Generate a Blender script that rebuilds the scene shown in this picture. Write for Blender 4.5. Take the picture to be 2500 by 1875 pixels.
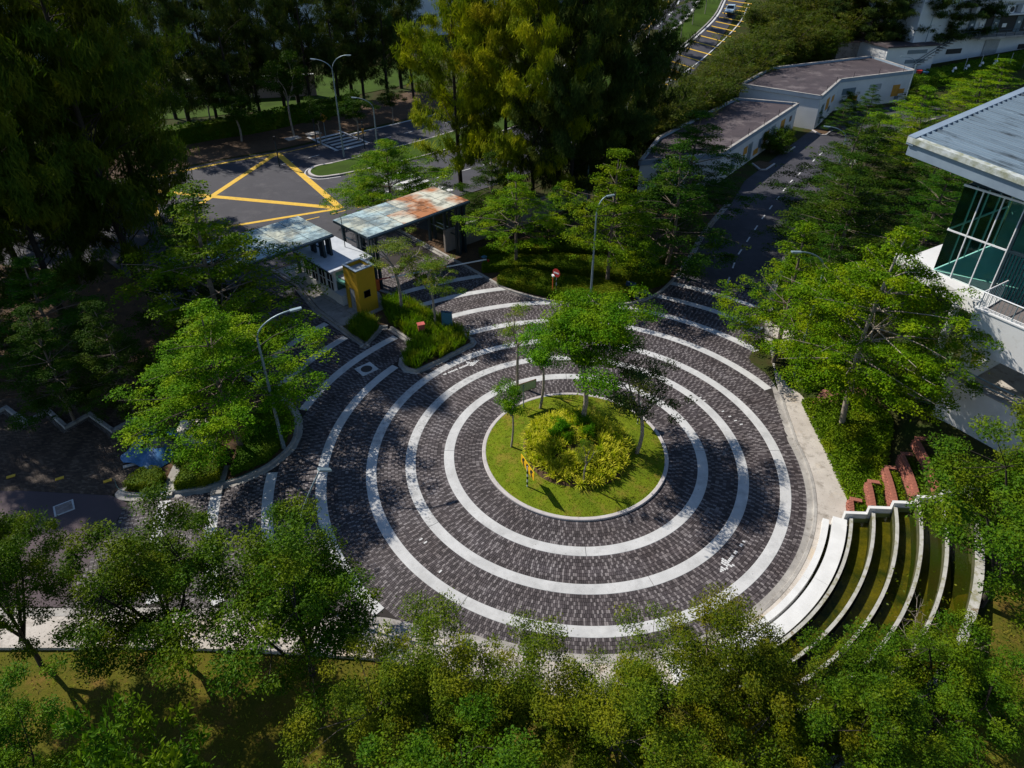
import bpy, bmesh, math, random
import numpy as np
from mathutils import Vector, Matrix, noise as mnoise

for o in list(bpy.data.objects):
    bpy.data.objects.remove(o, do_unlink=True)
SC = bpy.context.scene
COL = SC.collection
R = math.radians

# ------------------------------------------------------------------ camera
PITCH = 0.5798            # radians below the horizontal
CAM = np.array([-3.6527, -29.895, 27.356])
FPX, PPY = 1670.5, 828.4  # focal length and principal row for a 2500 x 1875 frame
cam_d = bpy.data.cameras.new('camera')
cam_o = bpy.data.objects.new('camera', cam_d)
COL.objects.link(cam_o)
cam_o.location = CAM
cam_o.rotation_euler = (math.pi / 2 - PITCH, 0, 0)
cam_d.sensor_width = 36.0
cam_d.lens = FPX / 2500 * 36.0
cam_d.shift_y = -(937.5 - PPY) / 2500
cam_d.clip_start = 0.1
cam_d.clip_end = 3000
SC.camera = cam_o
SC.render.resolution_x, SC.render.resolution_y = 1024, 768

# ------------------------------------------------------------------ sky and sun
SUN_EL, SUN_AZ = R(43), R(-32)      # SUN_AZ: heading in which shadows fall
world = bpy.data.worlds.new('World')
SC.world = world
world.use_nodes = True
wn = world.node_tree
wn.nodes.clear()
w_out = wn.nodes.new('ShaderNodeOutputWorld')
w_bg = wn.nodes.new('ShaderNodeBackground')
w_sky = wn.nodes.new('ShaderNodeTexSky')
w_sky.sky_type = 'NISHITA'
w_sky.sun_disc = False
w_sky.sun_elevation = SUN_EL
w_sky.sun_rotation = R(-58)
w_sky.air_density = 1.0
w_sky.dust_density = 0.1
w_sky.ozone_density = 3.0
w_bg.inputs[1].default_value = 0.10
wn.links.new(w_sky.outputs[0], w_bg.inputs[0])
wn.links.new(w_bg.outputs[0], w_out.inputs[0])

sun_d = bpy.data.lights.new('sun', 'SUN')
sun_d.energy = 5.0
sun_d.angle = R(0.53)
sun_d.color = (1.0, 0.94, 0.84)
sun_o = bpy.data.objects.new('sun', sun_d)
COL.objects.link(sun_o)
sun_dir = Vector((math.cos(SUN_AZ) * math.cos(SUN_EL), math.sin(SUN_AZ) * math.cos(SUN_EL), -math.sin(SUN_EL)))
sun_o.rotation_euler = sun_dir.to_track_quat('-Z', 'Y').to_euler()
sun_o.location = (-60, 40, 60)

SC.view_settings.view_transform = 'Standard'
SC.view_settings.look = 'None'
SC.view_settings.exposure = 0.4
SC.view_settings.gamma = 1.0
SC.view_settings.use_curve_mapping = False
SC.cycles.max_bounces = 6
SC.cycles.diffuse_bounces = 3
SC.cycles.glossy_bounces = 3
SC.cycles.transmission_bounces = 4
SC.cycles.transparent_max_bounces = 8

# ------------------------------------------------------------------ terrain
def sstep(a, b, x):
    t = min(1.0, max(0.0, (x - a) / (b - a)))
    return t * t * (3 - 2 * t)

def T(x, y):
    """height of the natural ground"""
    z = 0.0
    # far hill that the dual carriageway climbs
    if y > 84:
        z += min(9.0, 0.23 * (y - 84)) * sstep(-2, 22, x)
    # bank between the right pavement and the clubhouse, and the lawn below it
    if x > 13.0 and y < 15:
        r = math.hypot(x, y)
        k = sstep(14.8, 20.5, r)
        z += 2.45 * k * sstep(12, 3, y) * sstep(-26, -8, y)
    # lawn under the foreground trees
    return z

def at(u, v, z=None):
    """where the sight line through a photo point meets the terrain (z None) or the level z"""
    X = (u - 1250) / FPX
    Y = -(v - PPY) / FPX
    d = np.array([X, math.cos(PITCH) + Y * math.sin(PITCH), -math.sin(PITCH) + Y * math.cos(PITCH)])
    zz = 0.0 if z is None else z
    for i in range(40 if z is None else 1):
        t = (zz - CAM[2]) / d[2]
        p = CAM + d * t
        if z is None:
            zz = 0.6 * zz + 0.4 * T(p[0], p[1])
    return (float(p[0]), float(p[1]), float(zz))

def at2(u, v, z=None):
    return at(u, v, z)[:2]

# ------------------------------------------------------------------ materials
MATS = {}
def _nt(name):
    m = bpy.data.materials.new(name)
    m.use_nodes = True
    nt = m.node_tree
    nt.nodes.clear()
    out = nt.nodes.new('ShaderNodeOutputMaterial')
    return m, nt, out

def _noise(nt, scale, detail=4, rough=0.6, vec=None, dim=None):
    n = nt.nodes.new('ShaderNodeTexNoise')
    n.inputs['Scale'].default_value = scale
    n.inputs['Detail'].default_value = detail
    n.inputs['Roughness'].default_value = rough
    if vec is not None:
        nt.links.new(vec, n.inputs['Vector'])
    return n

def _ramp(nt, src, a, b, ca=(0, 0, 0, 1), cb=(1, 1, 1, 1)):
    r = nt.nodes.new('ShaderNodeValToRGB')
    r.color_ramp.elements[0].position = a
    r.color_ramp.elements[1].position = b
    r.color_ramp.elements[0].color = ca
    r.color_ramp.elements[1].color = cb
    nt.links.new(src, r.inputs[0])
    return r

def _mix(nt, fac, a, b, mode='MIX'):
    m = nt.nodes.new('ShaderNodeMix')
    m.data_type = 'RGBA'
    m.blend_type = mode
    for s, v in ((m.inputs[0], fac), (m.inputs[6], a), (m.inputs[7], b)):
        if hasattr(v, 'is_linked') or hasattr(v, 'links'):
            nt.links.new(v, s)
        elif isinstance(v, (int, float)):
            s.default_value = v
        else:
            s.default_value = tuple(v) + ((1.0,) if len(v) == 3 else ())
    return m.outputs[2]

def surf(name, c1, c2=None, scale=3.0, rough=0.75, stains=None, fine=0.25, bump=0.15, bscale=60, metal=0.0,
         spec=0.4, island=0.0, stretch=None, rot=0.0, big=None, ramp=(0.35, 0.65)):
    """painted / mineral surface: two-tone noise, fine grain, optional stain patches (colour, scale, lo, hi)"""
    if name in MATS:
        return MATS[name]
    m, nt, out = _nt(name)
    b = nt.nodes.new('ShaderNodeBsdfPrincipled')
    tc = nt.nodes.new('ShaderNodeTexCoord')
    vec = tc.outputs['Object']
    if stretch:
        mp = nt.nodes.new('ShaderNodeMapping')
        mp.vector_type = 'TEXTURE'
        mp.inputs['Rotation'].default_value = (0, 0, rot)
        mp.inputs['Scale'].default_value = stretch
        nt.links.new(vec, mp.inputs[0])
        vec = mp.outputs[0]
    c2 = c2 or tuple(x * 0.75 for x in c1)
    n1 = _noise(nt, scale, 5, 0.62, vec)
    col = _mix(nt, _ramp(nt, n1.outputs[0], *ramp).outputs[0], c1, c2)
    if big:
        nb = _noise(nt, big[1], 3, 0.55, vec)
        col = _mix(nt, _ramp(nt, nb.outputs[0], big[2], big[3]).outputs[0], col, big[0])
    if stains:
        for (sc_col, sc, lo, hi) in stains:
            ns = _noise(nt, sc, 7, 0.7, vec)
            col = _mix(nt, _ramp(nt, ns.outputs[0], lo, hi).outputs[0], col, sc_col)
    if island:
        ge = nt.nodes.new('ShaderNodeNewGeometry')
        r = _ramp(nt, ge.outputs['Random Per Island'], 0, 1, (1 - island,) * 3 + (1,), (1 + island,) * 3 + (1,))
        col = _mix(nt, 1.0, col, r.outputs[0], 'MULTIPLY')
    nf = _noise(nt, bscale, 4, 0.7, tc.outputs['Object'])
    r = _ramp(nt, nf.outputs[0], 0.25, 0.75, (1 - fine,) * 3 + (1,), (1 + fine * 0.6,) * 3 + (1,))
    col = _mix(nt, 1.0, col, r.outputs[0], 'MULTIPLY')
    nt.links.new(col, b.inputs['Base Color'])
    b.inputs['Roughness'].default_value = rough
    b.inputs['Metallic'].default_value = metal
    b.inputs['Specular IOR Level'].default_value = spec
    if bump:
        bp = nt.nodes.new('ShaderNodeBump')
        bp.inputs['Strength'].default_value = bump
        bp.inputs['Distance'].default_value = 0.03
        nt.links.new(nf.outputs[0], bp.inputs['Height'])
        nt.links.new(bp.outputs[0], b.inputs['Normal'])
    nt.links.new(b.outputs[0], out.inputs[0])
    MATS[name] = m
    return m

def leafmat(name, ca, cb, cc=None, trans=0.18, rough=0.6, patch=0.7, spec=0.12):
    """leaves: each leaf its own tint between ca and cb, some cc (young or withered; in tree crowns, painted sunlit highlight); light shines through"""
    if name in MATS:
        return MATS[name]
    m, nt, out = _nt(name)
    ge = nt.nodes.new('ShaderNodeNewGeometry')
    tc = nt.nodes.new('ShaderNodeTexCoord')
    oi = nt.nodes.new('ShaderNodeObjectInfo')
    rnd = ge.outputs['Random Per Island']
    col = _mix(nt, rnd, ca, cb)
    if cc:
        nz = _noise(nt, patch, 2, 0.5, tc.outputs['Object'])
        f = _ramp(nt, nz.outputs[0], 0.48, 0.68)
        col = _mix(nt, f.outputs[0], col, cc)
    hv = nt.nodes.new('ShaderNodeHueSaturation')
    mr = nt.nodes.new('ShaderNodeMapRange')
    nt.links.new(oi.outputs['Random'], mr.inputs[0])
    mr.inputs[3].default_value = 0.8
    mr.inputs[4].default_value = 1.2
    nt.links.new(mr.outputs[0], hv.inputs['Value'])
    mr2 = nt.nodes.new('ShaderNodeMapRange')
    nt.links.new(oi.outputs['Random'], mr2.inputs[0])
    mr2.inputs[3].default_value = 0.485
    mr2.inputs[4].default_value = 0.51
    nt.links.new(mr2.outputs[0], hv.inputs['Hue'])
    nt.links.new(col, hv.inputs['Color'])
    b = nt.nodes.new('ShaderNodeBsdfPrincipled')
    nt.links.new(hv.outputs[0], b.inputs['Base Color'])
    b.inputs['Roughness'].default_value = rough
    b.inputs['Specular IOR Level'].default_value = spec
    tr = nt.nodes.new('ShaderNodeBsdfTranslucent')
    tcol = _mix(nt, 1.0, hv.outputs[0], (1.25, 1.45, 0.30), 'MULTIPLY')
    nt.links.new(tcol, tr.inputs[0])
    mx = nt.nodes.new('ShaderNodeMixShader')
    mx.inputs[0].default_value = trans
    nt.links.new(b.outputs[0], mx.inputs[1])
    nt.links.new(tr.outputs[0], mx.inputs[2])
    nt.links.new(mx.outputs[0], out.inputs[0])
    MATS[name] = m
    return m

def glassmat(name, tint=(0.05, 0.35, 0.24), rough=0.03, alpha=0.55, ior=1.5, dirt=None, dirt_lo=0.45, dirt_hi=0.6, dscale=1.2):
    """pane: reflecting coat over a tinted see-through body, optionally with a film of dirt"""
    if name in MATS:
        return MATS[name]
    m, nt, out = _nt(name)
    tp = nt.nodes.new('ShaderNodeBsdfTransparent')
    tp.inputs[0].default_value = tint + (1,)
    gl = nt.nodes.new('ShaderNodeBsdfGlossy')
    gl.inputs['Roughness'].default_value = rough
    fr = nt.nodes.new('ShaderNodeFresnel')
    fr.inputs[0].default_value = ior
    mx = nt.nodes.new('ShaderNodeMixShader')
    nt.links.new(fr.outputs[0], mx.inputs[0])
    nt.links.new(tp.outputs[0], mx.inputs[1])
    nt.links.new(gl.outputs[0], mx.inputs[2])
    last = mx.outputs[0]
    if dirt:
        tc = nt.nodes.new('ShaderNodeTexCoord')
        df = nt.nodes.new('ShaderNodeBsdfDiffuse')
        n1 = _noise(nt, dscale, 6, 0.65, tc.outputs['Object'])
        n2 = _noise(nt, dscale * 0.45, 3, 0.6, tc.outputs['Object'])
        col = _mix(nt, _ramp(nt, n2.outputs[0], 0.42, 0.58).outputs[0], dirt[0], dirt[1])
        nt.links.new(col, df.inputs[0])
        f = _ramp(nt, n1.outputs[0], dirt_lo, dirt_hi, (alpha * 0.55,) * 3 + (1,), (min(1, alpha * 1.4),) * 3 + (1,))
        m2 = nt.nodes.new('ShaderNodeMixShader')
        nt.links.new(f.outputs[0], m2.inputs[0])
        nt.links.new(last, m2.inputs[1])
        nt.links.new(df.outputs[0], m2.inputs[2])
        last = m2.outputs[0]
    nt.links.new(last, out.inputs[0])
    MATS[name] = m
    return m

# mineral and painted surfaces (base colours)
M = {}
M['grass'] = surf('lawn_grass', (0.115, 0.095, 0.010), (0.070, 0.080, 0.008), 0.35, 0.95, fine=0.55, bump=0.6, bscale=22, spec=0.1,
                  stains=[((0.15, 0.095, 0.022), 0.9, 0.5, 0.66), ((0.03, 0.04, 0.008), 2.2, 0.58, 0.7)])
M['lawn'] = surf('island_lawn', (0.150, 0.190, 0.008), (0.095, 0.145, 0.007), 0.9, 0.95, fine=0.4, bump=0.6, bscale=34, spec=0.1,
                 stains=[((0.20, 0.165, 0.024), 1.1, 0.5, 0.64)])
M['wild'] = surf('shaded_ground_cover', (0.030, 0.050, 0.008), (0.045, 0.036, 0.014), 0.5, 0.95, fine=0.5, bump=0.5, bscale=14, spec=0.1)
M['verge'] = surf('verge_grass', (0.045, 0.085, 0.008), (0.03, 0.055, 0.006), 0.3, 0.95, fine=0.4, bump=0.4, bscale=18, spec=0.1)
M['soil'] = surf('bare_soil', (0.10, 0.055, 0.026), (0.055, 0.032, 0.016), 1.4, 0.95, fine=0.5, bump=0.6, bscale=30,
                 stains=[((0.19, 0.10, 0.03), 9, 0.56, 0.64)])
M['litter'] = surf('leaf_litter', (0.34, 0.15, 0.035), (0.10, 0.055, 0.02), 14, 0.95, fine=0.6, bump=0.8, bscale=40, ramp=(0.45, 0.55))
M['asphalt'] = surf('road_asphalt', (0.046, 0.045, 0.055), (0.034, 0.033, 0.042), 0.25, 0.85, fine=0.35, bump=0.3, bscale=50,
                    stains=[((0.075, 0.072, 0.080), 0.55, 0.52, 0.75), ((0.03, 0.03, 0.035), 1.3, 0.6, 0.72)])
M['asphalt_red'] = surf('mauve_asphalt', (0.085, 0.060, 0.066), (0.068, 0.050, 0.056), 0.3, 0.9, fine=0.35, bump=0.3, bscale=50)
M['bed'] = surf('paver_bed', (0.030, 0.024, 0.022), (0.018, 0.015, 0.014), 1.5, 0.95)
M['concrete'] = surf('pale_concrete_band', (0.50, 0.50, 0.50), (0.41, 0.41, 0.41), 0.7, 0.8, fine=0.10, bump=0.12, bscale=40,
                     stains=[((0.19, 0.185, 0.18), 3.4, 0.60, 0.74), ((0.33, 0.33, 0.33), 1.1, 0.48, 0.72), ((0.26, 0.25, 0.25), 14, 0.62, 0.72)])
M['band_dirty'] = surf('soiled_concrete_band', (0.48, 0.48, 0.48), (0.40, 0.40, 0.40), 0.8, 0.82, fine=0.14, bump=0.12, bscale=40,
                     stains=[((0.15, 0.15, 0.15), 4.2, 0.52, 0.66), ((0.30, 0.30, 0.30), 1.6, 0.5, 0.7)])
M['kerb'] = surf('kerb_concrete', (0.33, 0.31, 0.285), (0.24, 0.225, 0.21), 1.2, 0.88, fine=0.25, bump=0.25, bscale=30,
                 stains=[((0.12, 0.105, 0.09), 2.2, 0.55, 0.72), ((0.42, 0.40, 0.37), 0.8, 0.5, 0.7)])
M['kerb_isl'] = surf('island_kerb_concrete', (0.46, 0.43, 0.42), (0.38, 0.35, 0.345), 1.2, 0.85, fine=0.15, bump=0.2, bscale=30,
                     stains=[((0.25, 0.23, 0.22), 2.2, 0.58, 0.72)])
M['walk'] = surf('pavement_concrete', (0.47, 0.43, 0.385), (0.38, 0.34, 0.30), 0.7, 0.88, fine=0.2, bump=0.2, bscale=26,
                 stains=[((0.20, 0.175, 0.145), 1.7, 0.53, 0.7), ((0.15, 0.135, 0.12), 7, 0.6, 0.68), ((0.42, 0.32, 0.20), 0.5, 0.56, 0.75)])
M['white_wall'] = surf('white_render', (0.60, 0.60, 0.595), (0.54, 0.54, 0.535), 0.5, 0.75, fine=0.08, bump=0.08,
                       stains=[((0.42, 0.40, 0.36), 1.3, 0.62, 0.8)])
M['white_coping'] = surf('white_coping', (0.62, 0.62, 0.615), (0.54, 0.54, 0.535), 1.5, 0.7, fine=0.08, bump=0.08,
                         stains=[((0.50, 0.48, 0.44), 4, 0.62, 0.72)])
M['pool_wall'] = surf('pool_wall_render', (0.43, 0.42, 0.395), (0.31, 0.305, 0.27), 2.0, 0.8, fine=0.15, bump=0.15,
                      stains=[((0.20, 0.19, 0.10), 2.6, 0.52, 0.66), ((0.13, 0.09, 0.035), 0.9, 0.60, 0.66)])
M['pool_face'] = surf('wet_pool_face', (0.075, 0.07, 0.03), (0.03, 0.035, 0.014), 2.0, 0.5, fine=0.3)
M['pool_floor'] = surf('pool_algae', (0.24, 0.165, 0.020), (0.035, 0.048, 0.012), 0.9, 0.9, fine=0.5, bump=0.3, bscale=12,
                       stains=[((0.22, 0.15, 0.03), 2.0, 0.55, 0.66)])
M['brickc'] = surf('red_brick', (0.36, 0.13, 0.085), (0.25, 0.085, 0.06), 3, 0.85, fine=0.3, bump=0.3, island=0.25)
M['white'] = surf('white_paint', (0.70, 0.70, 0.70), (0.64, 0.64, 0.64), 2, 0.5, fine=0.05, bump=0.03)
M['mark_w'] = surf('white_road_paint', (0.62, 0.62, 0.62), (0.50, 0.50, 0.50), 2, 0.8, fine=0.3, bump=0.1, stains=[((0.16, 0.16, 0.17), 6, 0.6, 0.72)])
M['mark_y'] = surf('yellow_road_paint', (0.66, 0.41, 0.035), (0.55, 0.33, 0.03), 2, 0.8, fine=0.25, bump=0.1, stains=[((0.20, 0.14, 0.05), 1.8, 0.58, 0.74)])
M['steel'] = surf('galvanised_steel', (0.22, 0.29, 0.32), (0.18, 0.24, 0.27), 4, 0.45, metal=0.35, fine=0.06, bump=0.0)
M['steel_dark'] = surf('dark_teal_steel', (0.018, 0.038, 0.050), (0.012, 0.028, 0.038), 4, 0.45, fine=0.1, bump=0.0, metal=0.2)
M['black'] = surf('black_plastic', (0.012, 0.012, 0.014), None, 3, 0.5, fine=0.1, bump=0.0)
M['dark'] = surf('dark_interior', (0.015, 0.018, 0.02), None, 3, 0.7, fine=0.1, bump=0.0)
M['iron'] = surf('cast_iron', (0.035, 0.03, 0.03), (0.02, 0.018, 0.018), 6, 0.7, fine=0.3, bump=0.3)
M['yellow'] = surf('yellow_wall_paint', (0.50, 0.30, 0.010), (0.43, 0.26, 0.009), 0.8, 0.7, fine=0.08, bump=0.06, stains=[((0.33, 0.20, 0.012), 1.3, 0.6, 0.8)])
M['orange'] = surf('ochre_wall_paint', (0.58, 0.27, 0.03), None, 1.5, 0.75, fine=0.1)
M['bluegrey'] = surf('blue_grey_wall_paint', (0.12, 0.17, 0.20), None, 1.5, 0.75, fine=0.1)
M['grey'] = surf('grey_paint', (0.30, 0.32, 0.33), (0.24, 0.26, 0.27), 2, 0.6, fine=0.1, bump=0.05)
M['roof_grey'] = surf('flat_roof_screed', (0.46, 0.49, 0.54), (0.38, 0.41, 0.46), 1.3, 0.8, fine=0.12, stains=[((0.25, 0.27, 0.30), 2.5, 0.6, 0.75)])
M['roof_dark'] = surf('weathered_flat_roof', (0.060, 0.045, 0.050), (0.042, 0.032, 0.037), 0.5, 0.92, fine=0.4, bump=0.3, bscale=30,
                      stains=[((0.17, 0.14, 0.14), 0.28, 0.52, 0.72), ((0.025, 0.02, 0.022), 0.45, 0.6, 0.72)])
M['roof_metal'] = surf('blue_grey_metal_sheet', (0.20, 0.265, 0.32), (0.15, 0.20, 0.245), 0.6, 0.45, metal=0.2, fine=0.08, bump=0.0,
                       stains=[((0.040, 0.050, 0.060), 1.0, 0.54, 0.64)], stretch=(6.0, 0.28, 1), rot=math.atan2(-0.851, 0.525))
M['fascia'] = surf('blue_grey_fascia', (0.22, 0.28, 0.34), (0.18, 0.23, 0.29), 1, 0.5, fine=0.08, bump=0.0)
M['fascia_moss'] = surf('mossy_gutter', (0.52, 0.55, 0.55), (0.25, 0.26, 0.17), 2.4, 0.6, fine=0.2)
M['floor_green'] = surf('polished_floor', (0.62, 0.72, 0.68), (0.55, 0.66, 0.62), 1, 0.4, fine=0.05, bump=0.0)
M['interior'] = surf('interior_wall', (0.20, 0.26, 0.25), None, 1, 0.8)
M['red'] = surf('red_paint', (0.50, 0.035, 0.03), (0.42, 0.03, 0.025), 3, 0.5, fine=0.1, bump=0.0)
M['redbox'] = surf('faded_red_paint', (0.50, 0.10, 0.085), (0.42, 0.08, 0.07), 3, 0.6, fine=0.1, bump=0.0)
M['orange_paint'] = surf('orange_paint', (0.62, 0.13, 0.03), None, 3, 0.5, fine=0.1, bump=0.0)
M['sign_y'] = surf('sign_yellow', (0.80, 0.46, 0.01), None, 3, 0.45, fine=0.05, bump=0.0)
M['sign_back'] = surf('pale_green_sign', (0.33, 0.42, 0.28), (0.27, 0.35, 0.23), 2, 0.5, fine=0.1, bump=0.0)
M['brown'] = surf('brown_frame', (0.14, 0.075, 0.045), None, 3, 0.6)
M['blue_panel'] = surf('blue_panel', (0.055, 0.17, 0.26), (0.045, 0.14, 0.22), 2, 0.4, fine=0.06, bump=0.0)
M['navy'] = surf('navy_paint', (0.02, 0.05, 0.10), None, 2, 0.5)
M['tarp'] = surf('blue_tarpaulin', (0.03, 0.13, 0.30), (0.02, 0.09, 0.20), 3, 0.45, fine=0.2, bump=0.3, bscale=9)
M['rubble'] = surf('grey_rubble', (0.26, 0.22, 0.21), (0.15, 0.125, 0.12), 5, 0.95, fine=0.5, bump=0.8, bscale=20)
M['board'] = surf('weathered_board', (0.42, 0.40, 0.38), (0.30, 0.28, 0.27), 4, 0.8, fine=0.3)
M['cabinet'] = surf('pale_grey_cabinet', (0.46, 0.48, 0.42), (0.38, 0.40, 0.35), 1.5, 0.7, fine=0.12, stains=[((0.22, 0.23, 0.20), 2, 0.58, 0.75)])
M['cabinet_top'] = surf('cabinet_lid', (0.62, 0.57, 0.50), (0.50, 0.46, 0.40), 1.5, 0.8, fine=0.15)
M['conc_wall'] = surf('raw_concrete_wall', (0.27, 0.235, 0.21), (0.20, 0.175, 0.155), 0.9, 0.9, fine=0.2, stains=[((0.09, 0.075, 0.06), 1.5, 0.52, 0.7)])
M['factory'] = surf('pale_factory_wall', (0.55, 0.58, 0.60), (0.48, 0.51, 0.54), 0.4, 0.8, fine=0.06, bump=0.0)
M['pink_wall'] = surf('pink_wall', (0.42, 0.31, 0.30), (0.35, 0.26, 0.25), 0.4, 0.85)
M['bark'] = surf('grey_bark', (0.17, 0.135, 0.10), (0.09, 0.07, 0.052), 5, 0.95, fine=0.4, bump=0.5, bscale=25)
M['bark_pale'] = surf('pale_bark', (0.36, 0.31, 0.25), (0.22, 0.18, 0.14), 5, 0.95, fine=0.35, bump=0.5, bscale=25)
M['bark_dark'] = surf('dark_bark', (0.035, 0.027, 0.02), (0.02, 0.015, 0.012), 5, 0.95, fine=0.4, bump=0.4, bscale=25)
M['car'] = surf('silver_blue_car_paint', (0.45, 0.58, 0.68), None, 2, 0.25, fine=0.02, bump=0.0, metal=0.3)
M['tyre'] = surf('tyre_rubber', (0.015, 0.015, 0.016), None, 2, 0.8)
M['lamp_glass'] = surf('lamp_lens', (0.55, 0.58, 0.60), None, 2, 0.25, fine=0.02, bump=0.0)
M['rust'] = surf('rusty_roof', (0.20, 0.12, 0.10), (0.13, 0.085, 0.075), 1, 0.9, fine=0.3)

G_CANOPY = glassmat('dusty_canopy_glass', (0.55, 0.80, 0.80), 0.08, 0.55, dirt=((0.46, 0.60, 0.62), (0.56, 0.58, 0.48)), dscale=0.9)
G_RUST = glassmat('mud_stained_canopy_glass', (0.55, 0.75, 0.74), 0.15, 0.72, dirt=((0.36, 0.16, 0.08), (0.50, 0.50, 0.42)), dirt_lo=0.38, dirt_hi=0.52, dscale=0.8)
G_GREEN = glassmat('green_tinted_glass', (0.66, 0.96, 0.90), 0.02)
G_DARK = glassmat('dark_window_glass', (0.03, 0.05, 0.055), 0.03)
G_POOL = glassmat('pool_water', (0.60, 0.66, 0.36), 0.12, ior=1.15)

# foliage: sunlit highlight and shade contrast is painted into the crown tints
L = {}
L['tier'] = leafmat('tiered_tree_leaf', (0.0344, 0.1037, 0.0020), (0.1074, 0.2122, 0.0030), (0.1825, 0.2546, 0.0030), spec=0.04)  # dark and bright tints paint lit sprays against shaded gaps
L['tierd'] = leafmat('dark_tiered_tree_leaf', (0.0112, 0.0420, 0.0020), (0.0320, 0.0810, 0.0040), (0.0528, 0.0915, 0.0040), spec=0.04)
L['cloud'] = leafmat('island_tree_leaf', (0.0302, 0.1154, 0.0030), (0.0864, 0.2056, 0.0040), (0.1458, 0.2407, 0.0040), spec=0.04)
L['near'] = leafmat('glossy_leaf', (0.0187, 0.0646, 0.0030), (0.0698, 0.1443, 0.0040), (0.1107, 0.1594, 0.0040), rough=0.5, spec=0.06)
L['olive'] = leafmat('olive_leaf', (0.0275, 0.0576, 0.0030), (0.1010, 0.1332, 0.0040), (0.1423, 0.1440, 0.0050), rough=0.5, spec=0.06)
L['sparse'] = leafmat('thin_tree_leaf', (0.055, 0.115, 0.005), (0.135, 0.200, 0.007), (0.19, 0.21, 0.009))
L['dull'] = leafmat('dull_dark_leaf', (0.022, 0.050, 0.007), (0.050, 0.085, 0.009), (0.080, 0.090, 0.011))
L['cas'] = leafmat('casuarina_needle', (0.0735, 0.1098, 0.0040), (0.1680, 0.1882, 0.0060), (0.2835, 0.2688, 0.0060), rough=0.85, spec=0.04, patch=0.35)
L['casd'] = leafmat('dark_casuarina_needle', (0.0150, 0.0330, 0.0083), (0.0375, 0.0600, 0.0105), (0.0562, 0.0690, 0.0090), rough=0.85, spec=0.04, patch=0.35)  # needles dimmed in colour to imitate the darkened top of the picture
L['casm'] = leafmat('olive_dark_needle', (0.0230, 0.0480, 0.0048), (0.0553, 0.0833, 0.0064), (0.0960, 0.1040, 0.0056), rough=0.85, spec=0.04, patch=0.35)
L['bamboo'] = leafmat('bamboo_leaf', (0.0374, 0.0638, 0.0034), (0.0714, 0.0956, 0.0043), (0.1020, 0.1020, 0.0051), trans=0.3)
L['hedge'] = leafmat('hedge_leaf', (0.0510, 0.1000, 0.0030), (0.1148, 0.1720, 0.0050), (0.1445, 0.1720, 0.0050), spec=0.05)
L['hedged'] = leafmat('dark_hedge_leaf', (0.0255, 0.0663, 0.0030), (0.0595, 0.1148, 0.0050), (0.0765, 0.1148, 0.0050), spec=0.05)
L['spider'] = leafmat('variegated_blade', (0.3000, 0.3625, 0.0080), (0.7250, 0.6875, 0.0600), (0.2000, 0.3000, 0.0060), trans=0.35, patch=1.4)
L['lily'] = leafmat('lily_blade', (0.060, 0.140, 0.005), (0.135, 0.225, 0.008), (0.18, 0.21, 0.010), trans=0.3)
L['canna'] = leafmat('broad_dark_leaf', (0.014, 0.046, 0.007), (0.032, 0.080, 0.009), (0.05, 0.075, 0.007), rough=0.4, spec=0.3)
L['tuft'] = leafmat('grass_tuft', (0.13, 0.190, 0.006), (0.20, 0.24, 0.010), (0.20, 0.170, 0.020), trans=0.2, rough=0.8)

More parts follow.
